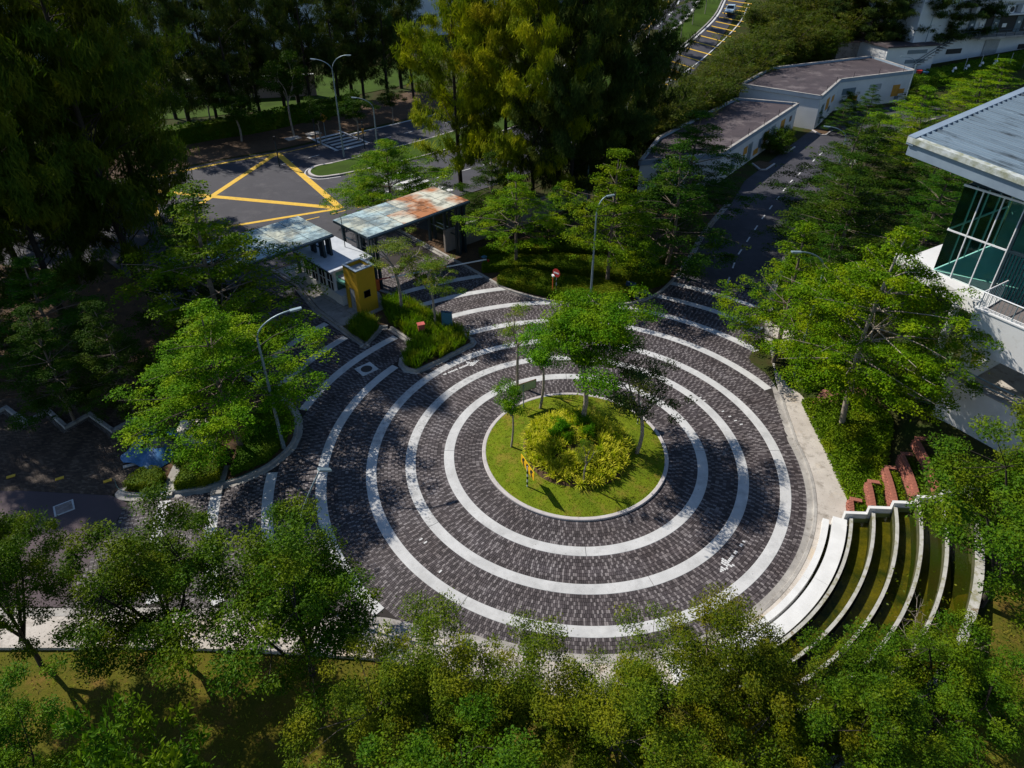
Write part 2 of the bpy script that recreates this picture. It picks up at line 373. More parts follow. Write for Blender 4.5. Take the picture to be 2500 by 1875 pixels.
# ------------------------------------------------------------------ mesh helpers
class MB:
    def __init__(s):
        s.v, s.f, s.smooth = [], [], []
    def add(s, vs, fs, sm=False):
        k = len(s.v)
        s.v += [tuple(map(float, p)) for p in vs]
        s.f += [tuple(i + k for i in q) for q in fs]
        s.smooth += [sm] * len(fs)
        return s
    def hexa(s, b, t):
        """bottom ring b (4 points ccw seen from above) and top ring t"""
        return s.add(list(b) + list(t), [(3, 2, 1, 0), (4, 5, 6, 7), (0, 1, 5, 4), (1, 2, 6, 5), (2, 3, 7, 6), (3, 0, 4, 7)])
    def box(s, c, d, rz=0.0, rx=0.0, ry=0.0):
        hx, hy, hz = d[0] / 2, d[1] / 2, d[2] / 2
        m = Matrix.Translation(c) @ Matrix.Rotation(rz, 4, 'Z') @ Matrix.Rotation(ry, 4, 'Y') @ Matrix.Rotation(rx, 4, 'X')
        p = [m @ Vector(q) for q in ((-hx, -hy, -hz), (hx, -hy, -hz), (hx, hy, -hz), (-hx, hy, -hz), (-hx, -hy, hz), (hx, -hy, hz), (hx, hy, hz), (-hx, hy, hz))]
        return s.hexa(p[:4], p[4:])
    def prism(s, poly, z0, z1):
        n = len(poly)
        a = sum(poly[i][0] * poly[(i + 1) % n][1] - poly[(i + 1) % n][0] * poly[i][1] for i in range(n))
        if a < 0:
            poly = poly[::-1]
        zz0 = z0 if callable(z0) else (lambda x, y: z0)
        zz1 = z1 if callable(z1) else (lambda x, y: z1)
        vs = [(x, y, zz0(x, y)) for x, y in poly] + [(x, y, zz1(x, y)) for x, y in poly]
        fs = [tuple(range(n - 1, -1, -1)), tuple(range(n, 2 * n))] + [(i, (i + 1) % n, n + (i + 1) % n, n + i) for i in range(n)]
        return s.add(vs, fs)
    def tube(s, pts, rad, n=8, cap=True, sm=True):
        pts = [Vector(p) for p in pts]
        if not hasattr(rad, '__len__'):
            rad = [rad] * len(pts)
        vs, fs = [], []
        up = Vector((0.13, 0.07, 1)).normalized()
        for i, p in enumerate(pts):
            d = (pts[min(i + 1, len(pts) - 1)] - pts[max(i - 1, 0)])
            if d.length < 1e-6:
                d = Vector((0, 0, 1))
            d.normalize()
            ref = up if abs(d.dot(up)) < 0.97 else Vector((1, 0.1, 0)).normalized()
            a = d.cross(ref).normalized()
            b = d.cross(a)
            for k in range(n):
                t = 2 * math.pi * k / n
                vs.append(p + (a * math.cos(t) + b * math.sin(t)) * rad[i])
        m = len(pts)
        for i in range(m - 1):
            for k in range(n):
                k2 = (k + 1) % n
                fs.append((i * n + k, i * n + k2, (i + 1) * n + k2, (i + 1) * n + k))
        s.add(vs, fs, sm)
        if cap:
            s.add(vs[:n], [tuple(range(n - 1, -1, -1))])
            s.add(vs[-n:], [tuple(range(n))])
        return s
    def beam(s, a, b, w, h=None):
        """square bar from a to b"""
        h = h or w
        a, b = Vector(a), Vector(b)
        d = (b - a).normalized()
        ref = Vector((0, 0, 1)) if abs(d.z) < 0.95 else Vector((0.70, 0.715, 0))
        x = d.cross(ref).normalized() * (w / 2)
        y = x.cross(d).normalized() * (h / 2)
        return s.hexa([a - x - y, a + x - y, a + x + y, a - x + y], [b - x - y, b + x - y, b + x + y, b - x + y])
    def disc(s, c, r, n=24, z1=None):
        poly = [(c[0] + r * math.cos(2 * math.pi * i / n), c[1] + r * math.sin(2 * math.pi * i / n)) for i in range(n)]
        return s.prism(poly, c[2], z1 if z1 is not None else c[2] + 0.02)
    def sheet(s, poly, z):
        zz = z if callable(z) else (lambda x, y: z)
        n = len(poly)
        a = sum(poly[i][0] * poly[(i + 1) % n][1] - poly[(i + 1) % n][0] * poly[i][1] for i in range(n))
        if a < 0:
            poly = poly[::-1]
        return s.add([(x, y, zz(x, y)) for x, y in poly], [tuple(range(n))])
    def build(s, name, mat, parent=None, loc=None, bevel=0.0):
        me = bpy.data.meshes.new(name)
        me.from_pydata(s.v, [], s.f)
        me.polygons.foreach_set('use_smooth', s.smooth)
        me.materials.append(mat)
        me.update()
        if bevel:
            bm = bmesh.new()
            bm.from_mesh(me)
            bmesh.ops.remove_doubles(bm, verts=bm.verts, dist=1e-5)
            bmesh.ops.bevel(bm, geom=[e for e in bm.edges if e.is_manifold and e.calc_face_angle(0) > 0.5], offset=bevel, segments=2, affect='EDGES', profile=0.5)
            bm.to_mesh(me)
            bm.free()
        return link(name, me, parent, loc)

def link(name, me, parent=None, loc=None):
    o = bpy.data.objects.new(name, me)
    COL.objects.link(o)
    if parent is not None:
        o.parent = parent
    if loc is not None:
        o.location = loc
    return o

def tag(o, label=None, cat=None, group=None, kind=None):
    if label: o['label'] = label
    if cat: o['category'] = cat
    if group: o['group'] = group
    if kind: o['kind'] = kind
    return o

def thing(name, label, cat, loc=(0, 0, 0), rz=0.0, group=None):
    o = bpy.data.objects.new(name, None)
    o.empty_display_size = 0.3
    COL.objects.link(o)
    o.location = loc
    o.rotation_euler = (0, 0, rz)
    return tag(o, label, cat, group)

def struct(name, mb, mat, parent=None):
    o = mb.build(name, mat, parent)
    if parent is None:
        o['kind'] = 'structure'
    return o

def sroot(name):
    o = bpy.data.objects.new(name, None)
    COL.objects.link(o)
    o['kind'] = 'structure'
    return o

def dup(src, parent=None):
    c = src.copy()
    COL.objects.link(c)
    c.parent = parent
    for ch in src.children:
        dup(ch, c)
    return c

def npmesh(name, verts, quads, mat, smooth=False):
    """mesh from numpy vertex (n,3) and quad (m,4) arrays"""
    me = bpy.data.meshes.new(name)
    nv, nf = len(verts), len(quads)
    k = quads.shape[1]
    me.vertices.add(nv)
    me.vertices.foreach_set('co', np.ascontiguousarray(verts, dtype=np.float32).ravel())
    me.loops.add(nf * k)
    me.loops.foreach_set('vertex_index', np.ascontiguousarray(quads, dtype=np.int32).ravel())
    me.polygons.add(nf)
    me.polygons.foreach_set('loop_start', np.arange(0, nf * k, k, dtype=np.int32))
    me.polygons.foreach_set('loop_total', np.full(nf, k, dtype=np.int32))
    me.polygons.foreach_set('use_smooth', np.full(nf, smooth))
    me.update(calc_edges=True)
    me.materials.append(mat)
    return me

def resample(pts, step):
    out = [tuple(pts[0])]
    for a, b in zip(pts[:-1], pts[1:]):
        d = math.dist(a, b)
        n = max(1, int(round(d / step)))
        for i in range(1, n + 1):
            out.append(tuple(a[k] + (b[k] - a[k]) * i / n for k in range(len(a))))
    return out

def smooth_line(pts, n=6):
    """Catmull-Rom through 2-D points"""
    P = [np.array(p, float) for p in pts]
    P = [2 * P[0] - P[1]] + P + [2 * P[-1] - P[-2]]
    out = []
    for i in range(1, len(P) - 2):
        for k in range(n):
            t = k / n
            a, b, c, d = P[i - 1], P[i], P[i + 1], P[i + 2]
            q = 0.5 * ((2 * b) + (c - a) * t + (2 * a - 5 * b + 4 * c - d) * t * t + (3 * b - a - 3 * c + d) * t ** 3)
            out.append(tuple(q))
    out.append(tuple(P[-2]))
    return out

def offset_line(pts, d):
    """shift a 2-D polyline d to its left, mitred"""
    P = [np.array(p[:2], float) for p in pts]
    out = []
    for i, p in enumerate(P):
        t0 = P[i] - P[i - 1] if i > 0 else P[1] - P[0]
        t1 = P[i + 1] - P[i] if i < len(P) - 1 else P[-1] - P[-2]
        t0 = t0 / (np.linalg.norm(t0) + 1e-9)
        t1 = t1 / (np.linalg.norm(t1) + 1e-9)
        n0, n1 = np.array([-t0[1], t0[0]]), np.array([-t1[1], t1[0]])
        m = n0 + n1
        m = m / max(1e-6, np.linalg.norm(m))
        k = 1 / max(0.45, float(m @ n0))
        out.append(tuple(p + m * d * k))
    return out

def strip(mb, A, B, zf):
    """sheet between two polylines with the same count"""
    vs, fs = [], []
    for a, b in zip(A, B):
        vs += [(a[0], a[1], zf(*a[:2])), (b[0], b[1], zf(*b[:2]))]
    for i in range(len(A) - 1):
        fs.append((2 * i, 2 * i + 1, 2 * i + 3, 2 * i + 2))
    mb.add(vs, fs)
    return mb

def profile_run(mb, pts, prof, zf=None, flip=1):
    """sweep profile [(offset to the left, z)...] along a 2-D line; ends closed"""
    lines = [offset_line(pts, o * flip) for o, _ in prof]
    vs, fs = [], []
    m = len(prof)
    for i in range(len(pts)):
        for j in range(m):
            x, y = lines[j][i]
            vs.append((x, y, prof[j][1] + (zf(x, y) if zf else 0)))
    for i in range(len(pts) - 1):
        for j in range(m - 1):
            q = (i * m + j, (i + 1) * m + j, (i + 1) * m + j + 1, i * m + j + 1)
            fs.append(q if flip < 0 else q[::-1])
    fs.append(tuple(range(m)) if flip > 0 else tuple(range(m))[::-1])
    fs.append(tuple(range((len(pts) - 1) * m, len(pts) * m))[::-1] if flip > 0 else tuple(range((len(pts) - 1) * m, len(pts) * m)))
    mb.add(vs, fs)
    return mb

def kerb_run(root, pts, prof, name, mat, seg=3.0, gap=0.012, step=0.35, zf=None, flip=1):
    """a kerb laid as separate stones along a line, each its own part"""
    P = resample(pts, step)
    acc, cur = 0.0, [P[0]]
    runs = []
    for a, b in zip(P[:-1], P[1:]):
        acc += math.dist(a, b)
        cur.append(b)
        if acc >= seg:
            runs.append(cur)
            cur, acc = [b], 0.0
    if len(cur) > 1:
        runs.append(cur)
    for c in runs:
        c = list(c)
        d = math.dist(c[-1], c[-2])
        k = max(0.0, 1 - gap / d)
        c[-1] = tuple(c[-2][i] + (c[-1][i] - c[-2][i]) * k for i in range(2))
        profile_run(MB(), c, prof, zf, flip).build(name, mat, root)

def arc(r, a0, a1, step=2.0):
    n = max(2, int(abs(a1 - a0) / step) + 1)
    return [(r * math.cos(R(a0 + (a1 - a0) * i / (n - 1))), r * math.sin(R(a0 + (a1 - a0) * i / (n - 1)))) for i in range(n)]

def inside(poly, X, Y):
    """vectorised even-odd point-in-polygon"""
    X, Y = np.asarray(X), np.asarray(Y)
    r = np.zeros(X.shape, bool)
    n = len(poly)
    for i in range(n):
        x0, y0 = poly[i]
        x1, y1 = poly[(i + 1) % n]
        c = ((y0 > Y) != (y1 > Y)) & (X < (x1 - x0) * (Y - y0) / ((y1 - y0) if abs(y1 - y0) > 1e-12 else 1e-12) + x0)
        r ^= c
    return r

rng = np.random.default_rng(7)
random.seed(7)

# ================================================================== SETTING
# ground: one sheet to the horizon, following the terrain
def make_ground():
    xs = np.concatenate([[-1500, -700, -300, -150], np.arange(-90, -30, 6), np.arange(-30, 40, 1.5), np.arange(40, 140, 5), [160, 300, 700, 1500]])
    ys = np.concatenate([[-900, -300, -120, -60], np.arange(-40, 30, 1.5), np.arange(30, 150, 4), [160, 180, 220, 300, 600, 1500]])
    V = [(x, y, T(x, y) - 0.05) for y in ys for x in xs]
    nx = len(xs)
    Fq = [(j * nx + i, j * nx + i + 1, (j + 1) * nx + i + 1, (j + 1) * nx + i) for j in range(len(ys) - 1) for i in range(nx - 1)]
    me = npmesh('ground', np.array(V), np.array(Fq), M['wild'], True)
    tag(link('ground', me), kind='structure')
make_ground()
def lawn_patch(name, x0, x1, y0, y1, st=1.5):
    nx, ny = int((x1 - x0) / st) + 1, int((y1 - y0) / st) + 1
    V = [(x, y, T(x, y) - 0.035) for y in np.linspace(y0, y1, ny) for x in np.linspace(x0, x1, nx)]
    Fq = [(j * nx + i, j * nx + i + 1, (j + 1) * nx + i + 1, (j + 1) * nx + i) for j in range(ny - 1) for i in range(nx - 1)]
    tag(link(name, npmesh(name, np.array(V), np.array(Fq), M['grass'], True)), kind='structure')
lawn_patch('bottom_lawn', -60, 45, -45, -11.2)

# --- outlines of the plaza (metres, the centre island at the origin)
RINGS = [(7.02, 7.60), (9.22, 9.80), (11.42, 12.00), (14.14, 14.72), (16.93, 17.51), (19.68, 20.26), (22.30, 22.88)]
KR = 12.75                                   # face of the outer kerb
GA, GB = (-0.715, 0.70), (0.70, 0.715)       # gate: outwards, across
GO = (-17.4, 16.9)
def gate(s, t):
    return (GO[0] + s * GB[0] + t * GA[0], GO[1] + s * GB[1] + t * GA[1])

bottom = [(-36.0, -10.45), (-24.9, -10.5), (-17.7, -10.5), (-10.4, -10.9), (-8.6, -11.15), (-5.8, -11.75), (-3.9, -12.15)]
right_arc = arc(KR, -104, 3, 3)
right_up = [(12.95, 2.3), (13.25, 4.6), (14.25, 9.9), (16.2, 16.2), (18.6, 21.6), (22.4, 28.6), (28.6, 38.0), (36.6, 50.0), (45.0, 60.5), (57, 70)]
outer_line = smooth_line(bottom, 4) + right_arc + smooth_line(right_up, 4)
hedge_isl = smooth_line([(-15.5, 31.5), (-9.1, 24.4), (-7.0, 22.1), (-4.6, 19.3), (-2.9, 18.05), (-1.0, 17.1), (0.9, 16.55), (2.6, 16.35), (4.3, 16.4), (6.1, 16.75), (8.1, 17.95), (10.3, 20.9), (12.5, 25.1), (15.0, 30.4), (19.2, 37.6)], 5)
left_isl = smooth_line([(-32.5, 19.5), (-27, 13.2), (-21.5, 7.6), (-18.9, 5.4), (-17.8, 4.6), (-16.85, 3.3), (-16.4, 2.1), (-16.25, 0.6), (-16.7, -0.7), (-17.5, -1.85), (-18.7, -2.75), (-20.5, -3.42), (-22.6, -3.8), (-24.4, -3.92), (-25.15, -3.55), (-25.1, -2.9)], 5)
gate_isl = [gate(-1.0, 9.0), gate(-1.0, 5.0), (-19.1, 15.8), (-16.4, 12.9), (-14.15, 10.6), (-13.25, 13.2), (-12.95, 13.2), (-10.85, 10.95), (-11.55, 9.5), (-11.5, 8.6), (-11.0, 7.8), (-10.1, 7.5), (-8.6, 8.75), (-6.35, 10.95), (-6.15, 11.5), (-6.4, 12.0), (-9.3, 14.7), (-13.2, 18.6), gate(3.6, 1.0), gate(3.6, 9.0)]
paved = ([(-24.2, -10.5)] + [p for p in outer_line if p[0] > -24.0 and p[1] < 19.6]
         + [(8.6, 21.6), (8.2, 18.5), (4, 17.2), (-1, 17.6), (-6.5, 22.4), (-8.7, 24.8)] + [gate(13.5, 4.6), gate(-9.5, 4.6), (-26.6, 12.4)]
         + [(-18.9, 5.4), (-16.9, 3.3), (-16.4, 2.1), (-16.5, -0.3), (-18.7, -2.8), (-22.6, -3.8), (-24.2, -4.0)])

# --- sheets under everything: asphalt of the main road, gate apron, driveway, car park lane
zA = lambda x, y: T(x, y) + 0.0
def asphalt_poly(name, poly, mat, z=0.0):
    return struct(name, MB().sheet(poly, z), mat)

FAR_EDGE = smooth_line([(-80, 22), (-58, 37), (-42.3, 48.7), (-38.2, 51.9), (-33.0, 55.2), (-29.2, 58.6), (-25.8, 62.2), (-17.7, 69.6), (-8, 80), (2, 94), (10, 108)] + [at2(1550, 70), at2(1575, 48), at2(1615, 0)], 4)
MED_L = smooth_line([(-25.2, 50.4), (-20, 55), (-12, 63), (-2, 76), (6, 88), (13, 100)] + [at2(1555, 137), at2(1625, 88), at2(1690, 30), at2(1722, -15)], 4)
MED_R = smooth_line([(-23.4, 46.2), (-16, 51.5), (-8, 59.5), (0, 69.5), (8, 81)] + [at2(1540, 195), at2(1625, 145), at2(1700, 85), at2(1745, 40), at2(1766, 0)], 4)
NEAR_EDGE = smooth_line([(-72, 3), (-50, 18), (-38, 26), (-27, 30.5), (-16, 35.5), (-8, 41), (1, 50), (9, 61), (17, 74), (26, 90), (34, 104), (44, 124), (52, 140), (60, 160)], 4)

def widen(a, b, name, mat, dz=0.0):
    """carriageway between two long lines, sampled evenly so that it follows the ground"""
    n = 90
    def samp(l):
        d = [0]
        for p, q in zip(l[:-1], l[1:]):
            d.append(d[-1] + math.dist(p, q))
        d = np.array(d)
        return list(zip(np.interp(np.linspace(0, d[-1], n), d, [p[0] for p in l]), np.interp(np.linspace(0, d[-1], n), d, [p[1] for p in l])))
    A, B = samp(a), samp(b)
    mb = MB()
    m = 5
    for k in range(m):
        L0 = [tuple(np.array(p) * (1 - k / m) + np.array(q) * (k / m)) for p, q in zip(A, B)]
        L1 = [tuple(np.array(p) * (1 - (k + 1) / m) + np.array(q) * ((k + 1) / m)) for p, q in zip(A, B)]
        strip(mb, L1, L0, lambda x, y: T(x, y) + dz)
    return struct(name, mb, mat)
widen(FAR_EDGE, NEAR_EDGE, 'main_road', M['asphalt'], 0.012)
asphalt_poly('gate_apron', [gate(13.5, 4.3), gate(18.0, 12.0), (-9, 40.5), (-16, 35.8), (-27, 31), (-40, 25), (-33, 18.5), gate(-9.5, 4.3)], M['asphalt'], 0.006)
drive_left = [(8.2, 18.5), (10.3, 20.9), (12.5, 25.1), (15.0, 30.4), (19.2, 37.6), (22.6, 44.5), (36, 62.5), (46, 73), (60, 79)]
asphalt_poly('driveway', [(8.6, 21.2)] + drive_left[1:] + [(62, 73)] + [p for p in reversed(right_up)][1:-3] + [(17.4, 19.2)], M['asphalt'], 0.002)
asphalt_poly('car_park_lane', [(-60, -10.4), (-24.2, -10.45), (-24.2, -4.1), (-25.3, -3.55), (-31.7, -3.1), (-60, -1.0)], M['asphalt_red'], 0.0)
asphalt_poly('paver_bedding', paved, M['bed'], -0.006)
asphalt_poly('bay_bedding', [(-60, -1.0), (-31.7, -3.1), (-25.3, -3.55), (-23.0, 1.0), (-26.9, 4.5), (-60, 9.0)], M['bed'], -0.006)

# --- pavers: blocks 0.2 x 0.1 m laid in rings, long side pointing at the centre
def paver_boxes(cx, cy, ang, w, l, z, seed):
    """arrays of bevel-topped blocks: centre, heading, width, length"""
    n = len(cx)
    ca, sa = np.cos(ang), np.sin(ang)
    e = 0.006
    hw, hl = w / 2, l / 2
    loc = [(-1, -1, 0, 0), (1, -1, 0, 0), (1, 1, 0, 0), (-1, 1, 0, 0), (-1, -1, 1, e), (1, -1, 1, e), (1, 1, 1, e), (-1, 1, 1, e)]
    V = np.zeros((n, 8, 3), np.float32)
    g = np.random.default_rng(seed)
    dz = g.uniform(-0.002, 0.002, n)
    for i, (a, b, t, ee) in enumerate(loc):
        lx = a * (hl - ee)
        ly = b * (hw - ee)
        V[:, i, 0] = cx + lx * ca - ly * sa
        V[:, i, 1] = cy + lx * sa + ly * ca
        V[:, i, 2] = z + (0.012 if t else -0.02) + dz * t
    q = np.array([(4, 5, 6, 7), (0, 1, 5, 4), (1, 2, 6, 5), (2, 3, 7, 6), (3, 0, 4, 7)])
    Q = (np.arange(n)[:, None, None] * 8 + q[None]).reshape(-1, 4)
    return V.reshape(-1, 3), Q

def tonemat(name, dark, mid, lite, frac=0.30):
    m, nt, out = _nt(name)
    b = nt.nodes.new('ShaderNodeBsdfPrincipled')
    at_ = nt.nodes.new('ShaderNodeAttribute')
    at_.attribute_name = 'tone'
    r = nt.nodes.new('ShaderNodeValToRGB')
    r.color_ramp.elements[0].position = 0.0
    r.color_ramp.elements[0].color = dark + (1,)
    r.color_ramp.elements[1].position = 1.0
    r.color_ramp.elements[1].color = lite + (1,)
    e = r.color_ramp.elements.new(0.66)
    e.color = mid + (1,)
    e = r.color_ramp.elements.new(0.74)
    e.color = tuple(0.5 * (x + y) for x, y in zip(mid, lite)) + (1,)
    nt.links.new(at_.outputs['Fac'], r.inputs[0])
    tc = nt.nodes.new('ShaderNodeTexCoord')
    n1 = _noise(nt, 0.35, 5, 0.65, tc.outputs['Object'])
    c = _mix(nt, _ramp(nt, n1.outputs[0], 0.35, 0.7).outputs[0], r.outputs[0], _mix(nt, 1.0, r.outputs[0], (0.62, 0.56, 0.54), 'MULTIPLY'))
    # wear in the wheel tracks, following the rings
    vl = nt.nodes.new('ShaderNodeVectorMath')
    vl.operation = 'LENGTH'
    nt.links.new(tc.outputs['Object'], vl.inputs[0])
    n3 = nt.nodes.new('ShaderNodeTexNoise')
    n3.noise_dimensions = '1D'
    n3.inputs['Scale'].default_value = 0.9
    n3.inputs['Detail'].default_value = 2
    nt.links.new(vl.outputs['Value'], n3.inputs['W'])
    c = _mix(nt, 1.0, c, _ramp(nt, n3.outputs[0], 0.35, 0.65, (0.78, 0.76, 0.75, 1), (1.12, 1.12, 1.12, 1)).outputs[0], 'MULTIPLY')
    n2 = _noise(nt, 70, 3, 0.7, tc.outputs['Object'])
    c = _mix(nt, 1.0, c, _ramp(nt, n2.outputs[0], 0.25, 0.75, (0.8, 0.8, 0.8, 1), (1.15, 1.15, 1.15, 1)).outputs[0], 'MULTIPLY')
    nt.links.new(c, b.inputs['Base Color'])
    b.inputs['Roughness'].default_value = 0.7
    b.inputs['Specular IOR Level'].default_value = 0.35
    nt.links.new(b.outputs[0], out.inputs[0])
    return m
PAVER = tonemat('block_paver', (0.040, 0.033, 0.036), (0.082, 0.070, 0.076), (0.230, 0.212, 0.216))
PAVER_MUD = tonemat('brown_block_paver', (0.050, 0.034, 0.024), (0.090, 0.060, 0.042), (0.15, 0.11, 0.08))

def tones(n, row, col_, g):
    t = g.uniform(0, 0.72, n)
    lite = ((col_ + (row * 7) % 3 + (g.random(n) < 0.18) * g.integers(0, 3, n)) % 3 == 0) & (g.random(n) < 0.92)
    return np.where(lite, g.uniform(0.72, 1.0, n), t)

def make_pavers():
    root = sroot('block_paving')
    gaps = [(5.42, RINGS[0][0])] + [(RINGS[i][1], RINGS[i + 1][0]) for i in range(6)] + [(RINGS[6][1], 27.5)]
    CX, CY, AN, W_, L_, TN = [], [], [], [], [], []
    g = np.random.default_rng(11)
    for r0, r1 in gaps:
        rows = max(1, int(round((r1 - r0) / 0.203)))
        h = (r1 - r0) / rows
        for k in range(rows):
            r = r0 + (k + 0.5) * h
            n = int(2 * math.pi * r / 0.103)
            th = (np.arange(n) + (k % 2) * 0.5 + g.uniform(0, 1)) * 2 * math.pi / n
            x, y = r * np.cos(th), r * np.sin(th)
            keep = inside(paved, x, y) & ~inside(gate_isl, x, y) & ~inside(left_isl, x, y)
            x, y, th2, ci = x[keep], y[keep], th[keep], np.arange(n)[keep]
            w = 2 * math.pi * r / n
            CX.append(x); CY.append(y); AN.append(th2)
            W_.append(np.full(len(x), w - 0.007)); L_.append(np.full(len(x), h - 0.008))
            TN.append(tones(len(x), k, ci, g))
    CX, CY, AN, W_, L_, TN = map(np.concatenate, (CX, CY, AN, W_, L_, TN))
    # the 300 blocks nearest the camera in the open lane are parts of their own
    rr = np.hypot(CX, CY)
    dist = (CX - CAM[0]) ** 2 + (CY - CAM[1]) ** 2
    cand = np.where((rr > 9.8) & (rr < 11.42) & (CX > -5.5) & (CX < 6.5) & (CY < 0))[0]
    pick = cand[np.argsort(dist[cand])][:300]
    rest = np.ones(len(CX), bool)
    rest[pick] = False
    V, Q = paver_boxes(CX[rest], CY[rest], AN[rest], W_[rest], L_[rest], 0.0, 3)
    me = npmesh('pavers', V, Q, PAVER)
    a = me.attributes.new('tone', 'FLOAT', 'FACE')
    a.data.foreach_set('value', np.repeat(TN[rest], 5).astype(np.float32))
    o = link('pavers', me, root)
    o['kind'] = 'stuff'
    # shared block meshes in six tones
    shared = []
    for t in (0.05, 0.25, 0.45, 0.65, 0.8, 0.97):
        V, Q = paver_boxes(np.zeros(1), np.zeros(1), np.zeros(1), np.array([0.096]), np.array([0.195]), 0.0, 5)
        me = npmesh('paver', V, Q, PAVER)
        a = me.attributes.new('tone', 'FLOAT', 'FACE')
        a.data.foreach_set('value', np.full(5, t, np.float32))
        shared.append(me)
    for i in pick:
        j = int(np.abs(np.array((0.05, 0.25, 0.45, 0.65, 0.8, 0.97)) - TN[i]).argmin())
        b = link('paver', shared[j], root, (CX[i], CY[i], random.uniform(-0.001, 0.001)))
        b.rotation_euler = (0, 0, AN[i])
make_pavers()

# parking bays on the left: blocks in straight courses
def make_bay_pavers():
    poly = [(-46, -2.0), (-31.7, -3.15), (-25.4, -3.5), (-24.0, -1.9), (-23.6, 1.0), (-27, 4.0), (-46, 6.0)]
    xs = np.arange(-46, -23, 0.2)
    ys = np.arange(-4, 6, 0.1)
    X, Y = np.meshgrid(xs, ys)
    X = X + (np.arange(len(ys)) % 2)[:, None] * 0.1
    a = R(-4)
    X2, Y2 = (X + 35) * math.cos(a) - Y * math.sin(a) - 35, (X + 35) * math.sin(a) + Y * math.cos(a)
    k = inside(poly, X2.ravel(), Y2.ravel())
    x, y = X2.ravel()[k], Y2.ravel()[k]
    V, Q = paver_boxes(x, y, np.full(len(x), a), np.full(len(x), 0.094), np.full(len(x), 0.192), 0.0, 9)
    me = npmesh('pavers', V, Q, PAVER_MUD)
    at_ = me.attributes.new('tone', 'FLOAT', 'FACE')
    at_.data.foreach_set('value', np.repeat(np.random.default_rng(2).uniform(0, 0.9, len(x)), 5).astype(np.float32))
    root = sroot('parking_bays')
    o = link('pavers', me, root)
    o['kind'] = 'stuff'
    m = MB()
    for (u, v) in ((27, 1164), (146, 1169), (263, 1175)):
        x, y = at2(u, v)
        MB().box((x, y, 0.035), (0.42, 0.2, 0.035), 0.5).build('bay_marker', M['mark_y'], root)
make_bay_pavers()

# --- white concrete bands: each ring is a run of cast slabs
def ring_spans(r0, r1):
    """angular spans (degrees) of a ring that lie on the paving"""
    th = np.arange(0, 360, 0.5)
    rm = (r0 + r1) / 2
    ok = np.ones(len(th), bool)
    for rr in (r0 + 0.02, rm, r1 - 0.02):
        x, y = rr * np.cos(np.radians(th)), rr * np.sin(np.radians(th))
        ok &= inside(paved, x, y) & ~inside(gate_isl, x, y) & ~inside(left_isl, x, y)
    spans = []
    if ok.all():
        return [(0.0, 360.0)]
    i0 = int(np.where(~ok)[0][0])
    cur = None
    for k in range(1, len(th) + 1):
        i = (i0 + k) % len(th)
        if ok[i] and cur is None:
            cur = i0 + k
        if not ok[i] and cur is not None:
            spans.append((cur * 0.5, (i0 + k - 1) * 0.5))
            cur = None
    return [s for s in spans if (s[1] - s[0]) * math.pi / 180 * rm > 0.7]

def slab(r0, r1, a0, a1, root, mat):
    n = max(2, int((a1 - a0) / 1.5) + 1)
    A = [R(a0 + (a1 - a0) * i / (n - 1)) for i in range(n)]
    e = 0.012
    mb = MB()
    vs, fs = [], []
    for t in A:
        c, s = math.cos(t), math.sin(t)
        for r, z in ((r0, -0.05), (r0, 0.012), (r0 + e, 0.019), (r1 - e, 0.019), (r1, 0.012), (r1, -0.05)):
            vs.append((r * c, r * s, z))
    for i in range(n - 1):
        for j in range(5):
            fs.append((i * 6 + j, i * 6 + j + 1, (i + 1) * 6 + j + 1, (i + 1) * 6 + j))
    fs += [tuple(range(5, -1, -1)), tuple(range((n - 1) * 6, n * 6))]
    mb.add(vs, fs)
    mb.build('slab', mat, root)

for k, (r0, r1) in enumerate(RINGS):
    root = sroot('concrete_band')
    joint = [100, 75, 62, 52, 44, 38, 33][k]
    for a0, a1 in ring_spans(r0, r1):
        n = max(1, int(round((a1 - a0) / joint)))
        for i in range(n):
            b0 = a0 + (a1 - a0) * i / n
            b1 = a0 + (a1 - a0) * (i + 1) / n
            mid = ((b0 + b1) / 2) % 360
            dirty = 95 < mid < 200 and k in (1, 2)
            slab(r0, r1, b0 + 0.10 * 7 / r0, b1 - 0.10 * 7 / r0, root, M['band_dirty'] if dirty else M['concrete'])

# --- outer kerb, gutter and pavement on the right and along the bottom
KPROF = [(0.0, -0.03), (0.0, 0.006), (-0.32, -0.002), (-0.34, 0.13), (-0.36, 0.15), (-0.50, 0.15), (-0.52, 0.14), (-0.52, -0.1)]
plaza_right = outer_line
root = sroot('outer_kerb')
kerb_run(root, plaza_right, KPROF, 'kerb_stone', M['kerb'], seg=3.4)
root = sroot('pavement')
w_in = offset_line(resample(plaza_right, 0.7), -0.53)
seg_end = [i for i, p in enumerate(w_in) if p[1] > 14][0] if any(p[1] > 14 for p in w_in) else len(w_in)
w_in = w_in[:seg_end]
w_out = []
for i, p in enumerate(resample(plaza_right, 0.7)[:seg_end]):
    w_out.append(i)
wo_line = offset_line(resample(plaza_right, 0.7), -2.05)[:seg_end]
fount0, fount1 = R(-76), R(-24)
i = 0
while i < len(w_in) - 1:
    j = min(len(w_in) - 1, i + 4)
    a = math.atan2(w_in[(i + j) // 2][1], w_in[(i + j) // 2][0])
    rmid = math.hypot(*w_in[(i + j) // 2])
    inf = fount0 < a < fount1 and rmid < 14.2
    A = w_in[i:j + 1]
    B = offset_line(w_in, -0.22)[i:j + 1] if inf else wo_line[i:j + 1]
    poly = [tuple(np.array(A[0]) * 0.995 + np.array(A[1]) * 0.005)] + A[1:] + B[::-1]
    MB().prism(poly, -0.06, 0.145).build('pavement_slab', M['walk'], root)
    i = j
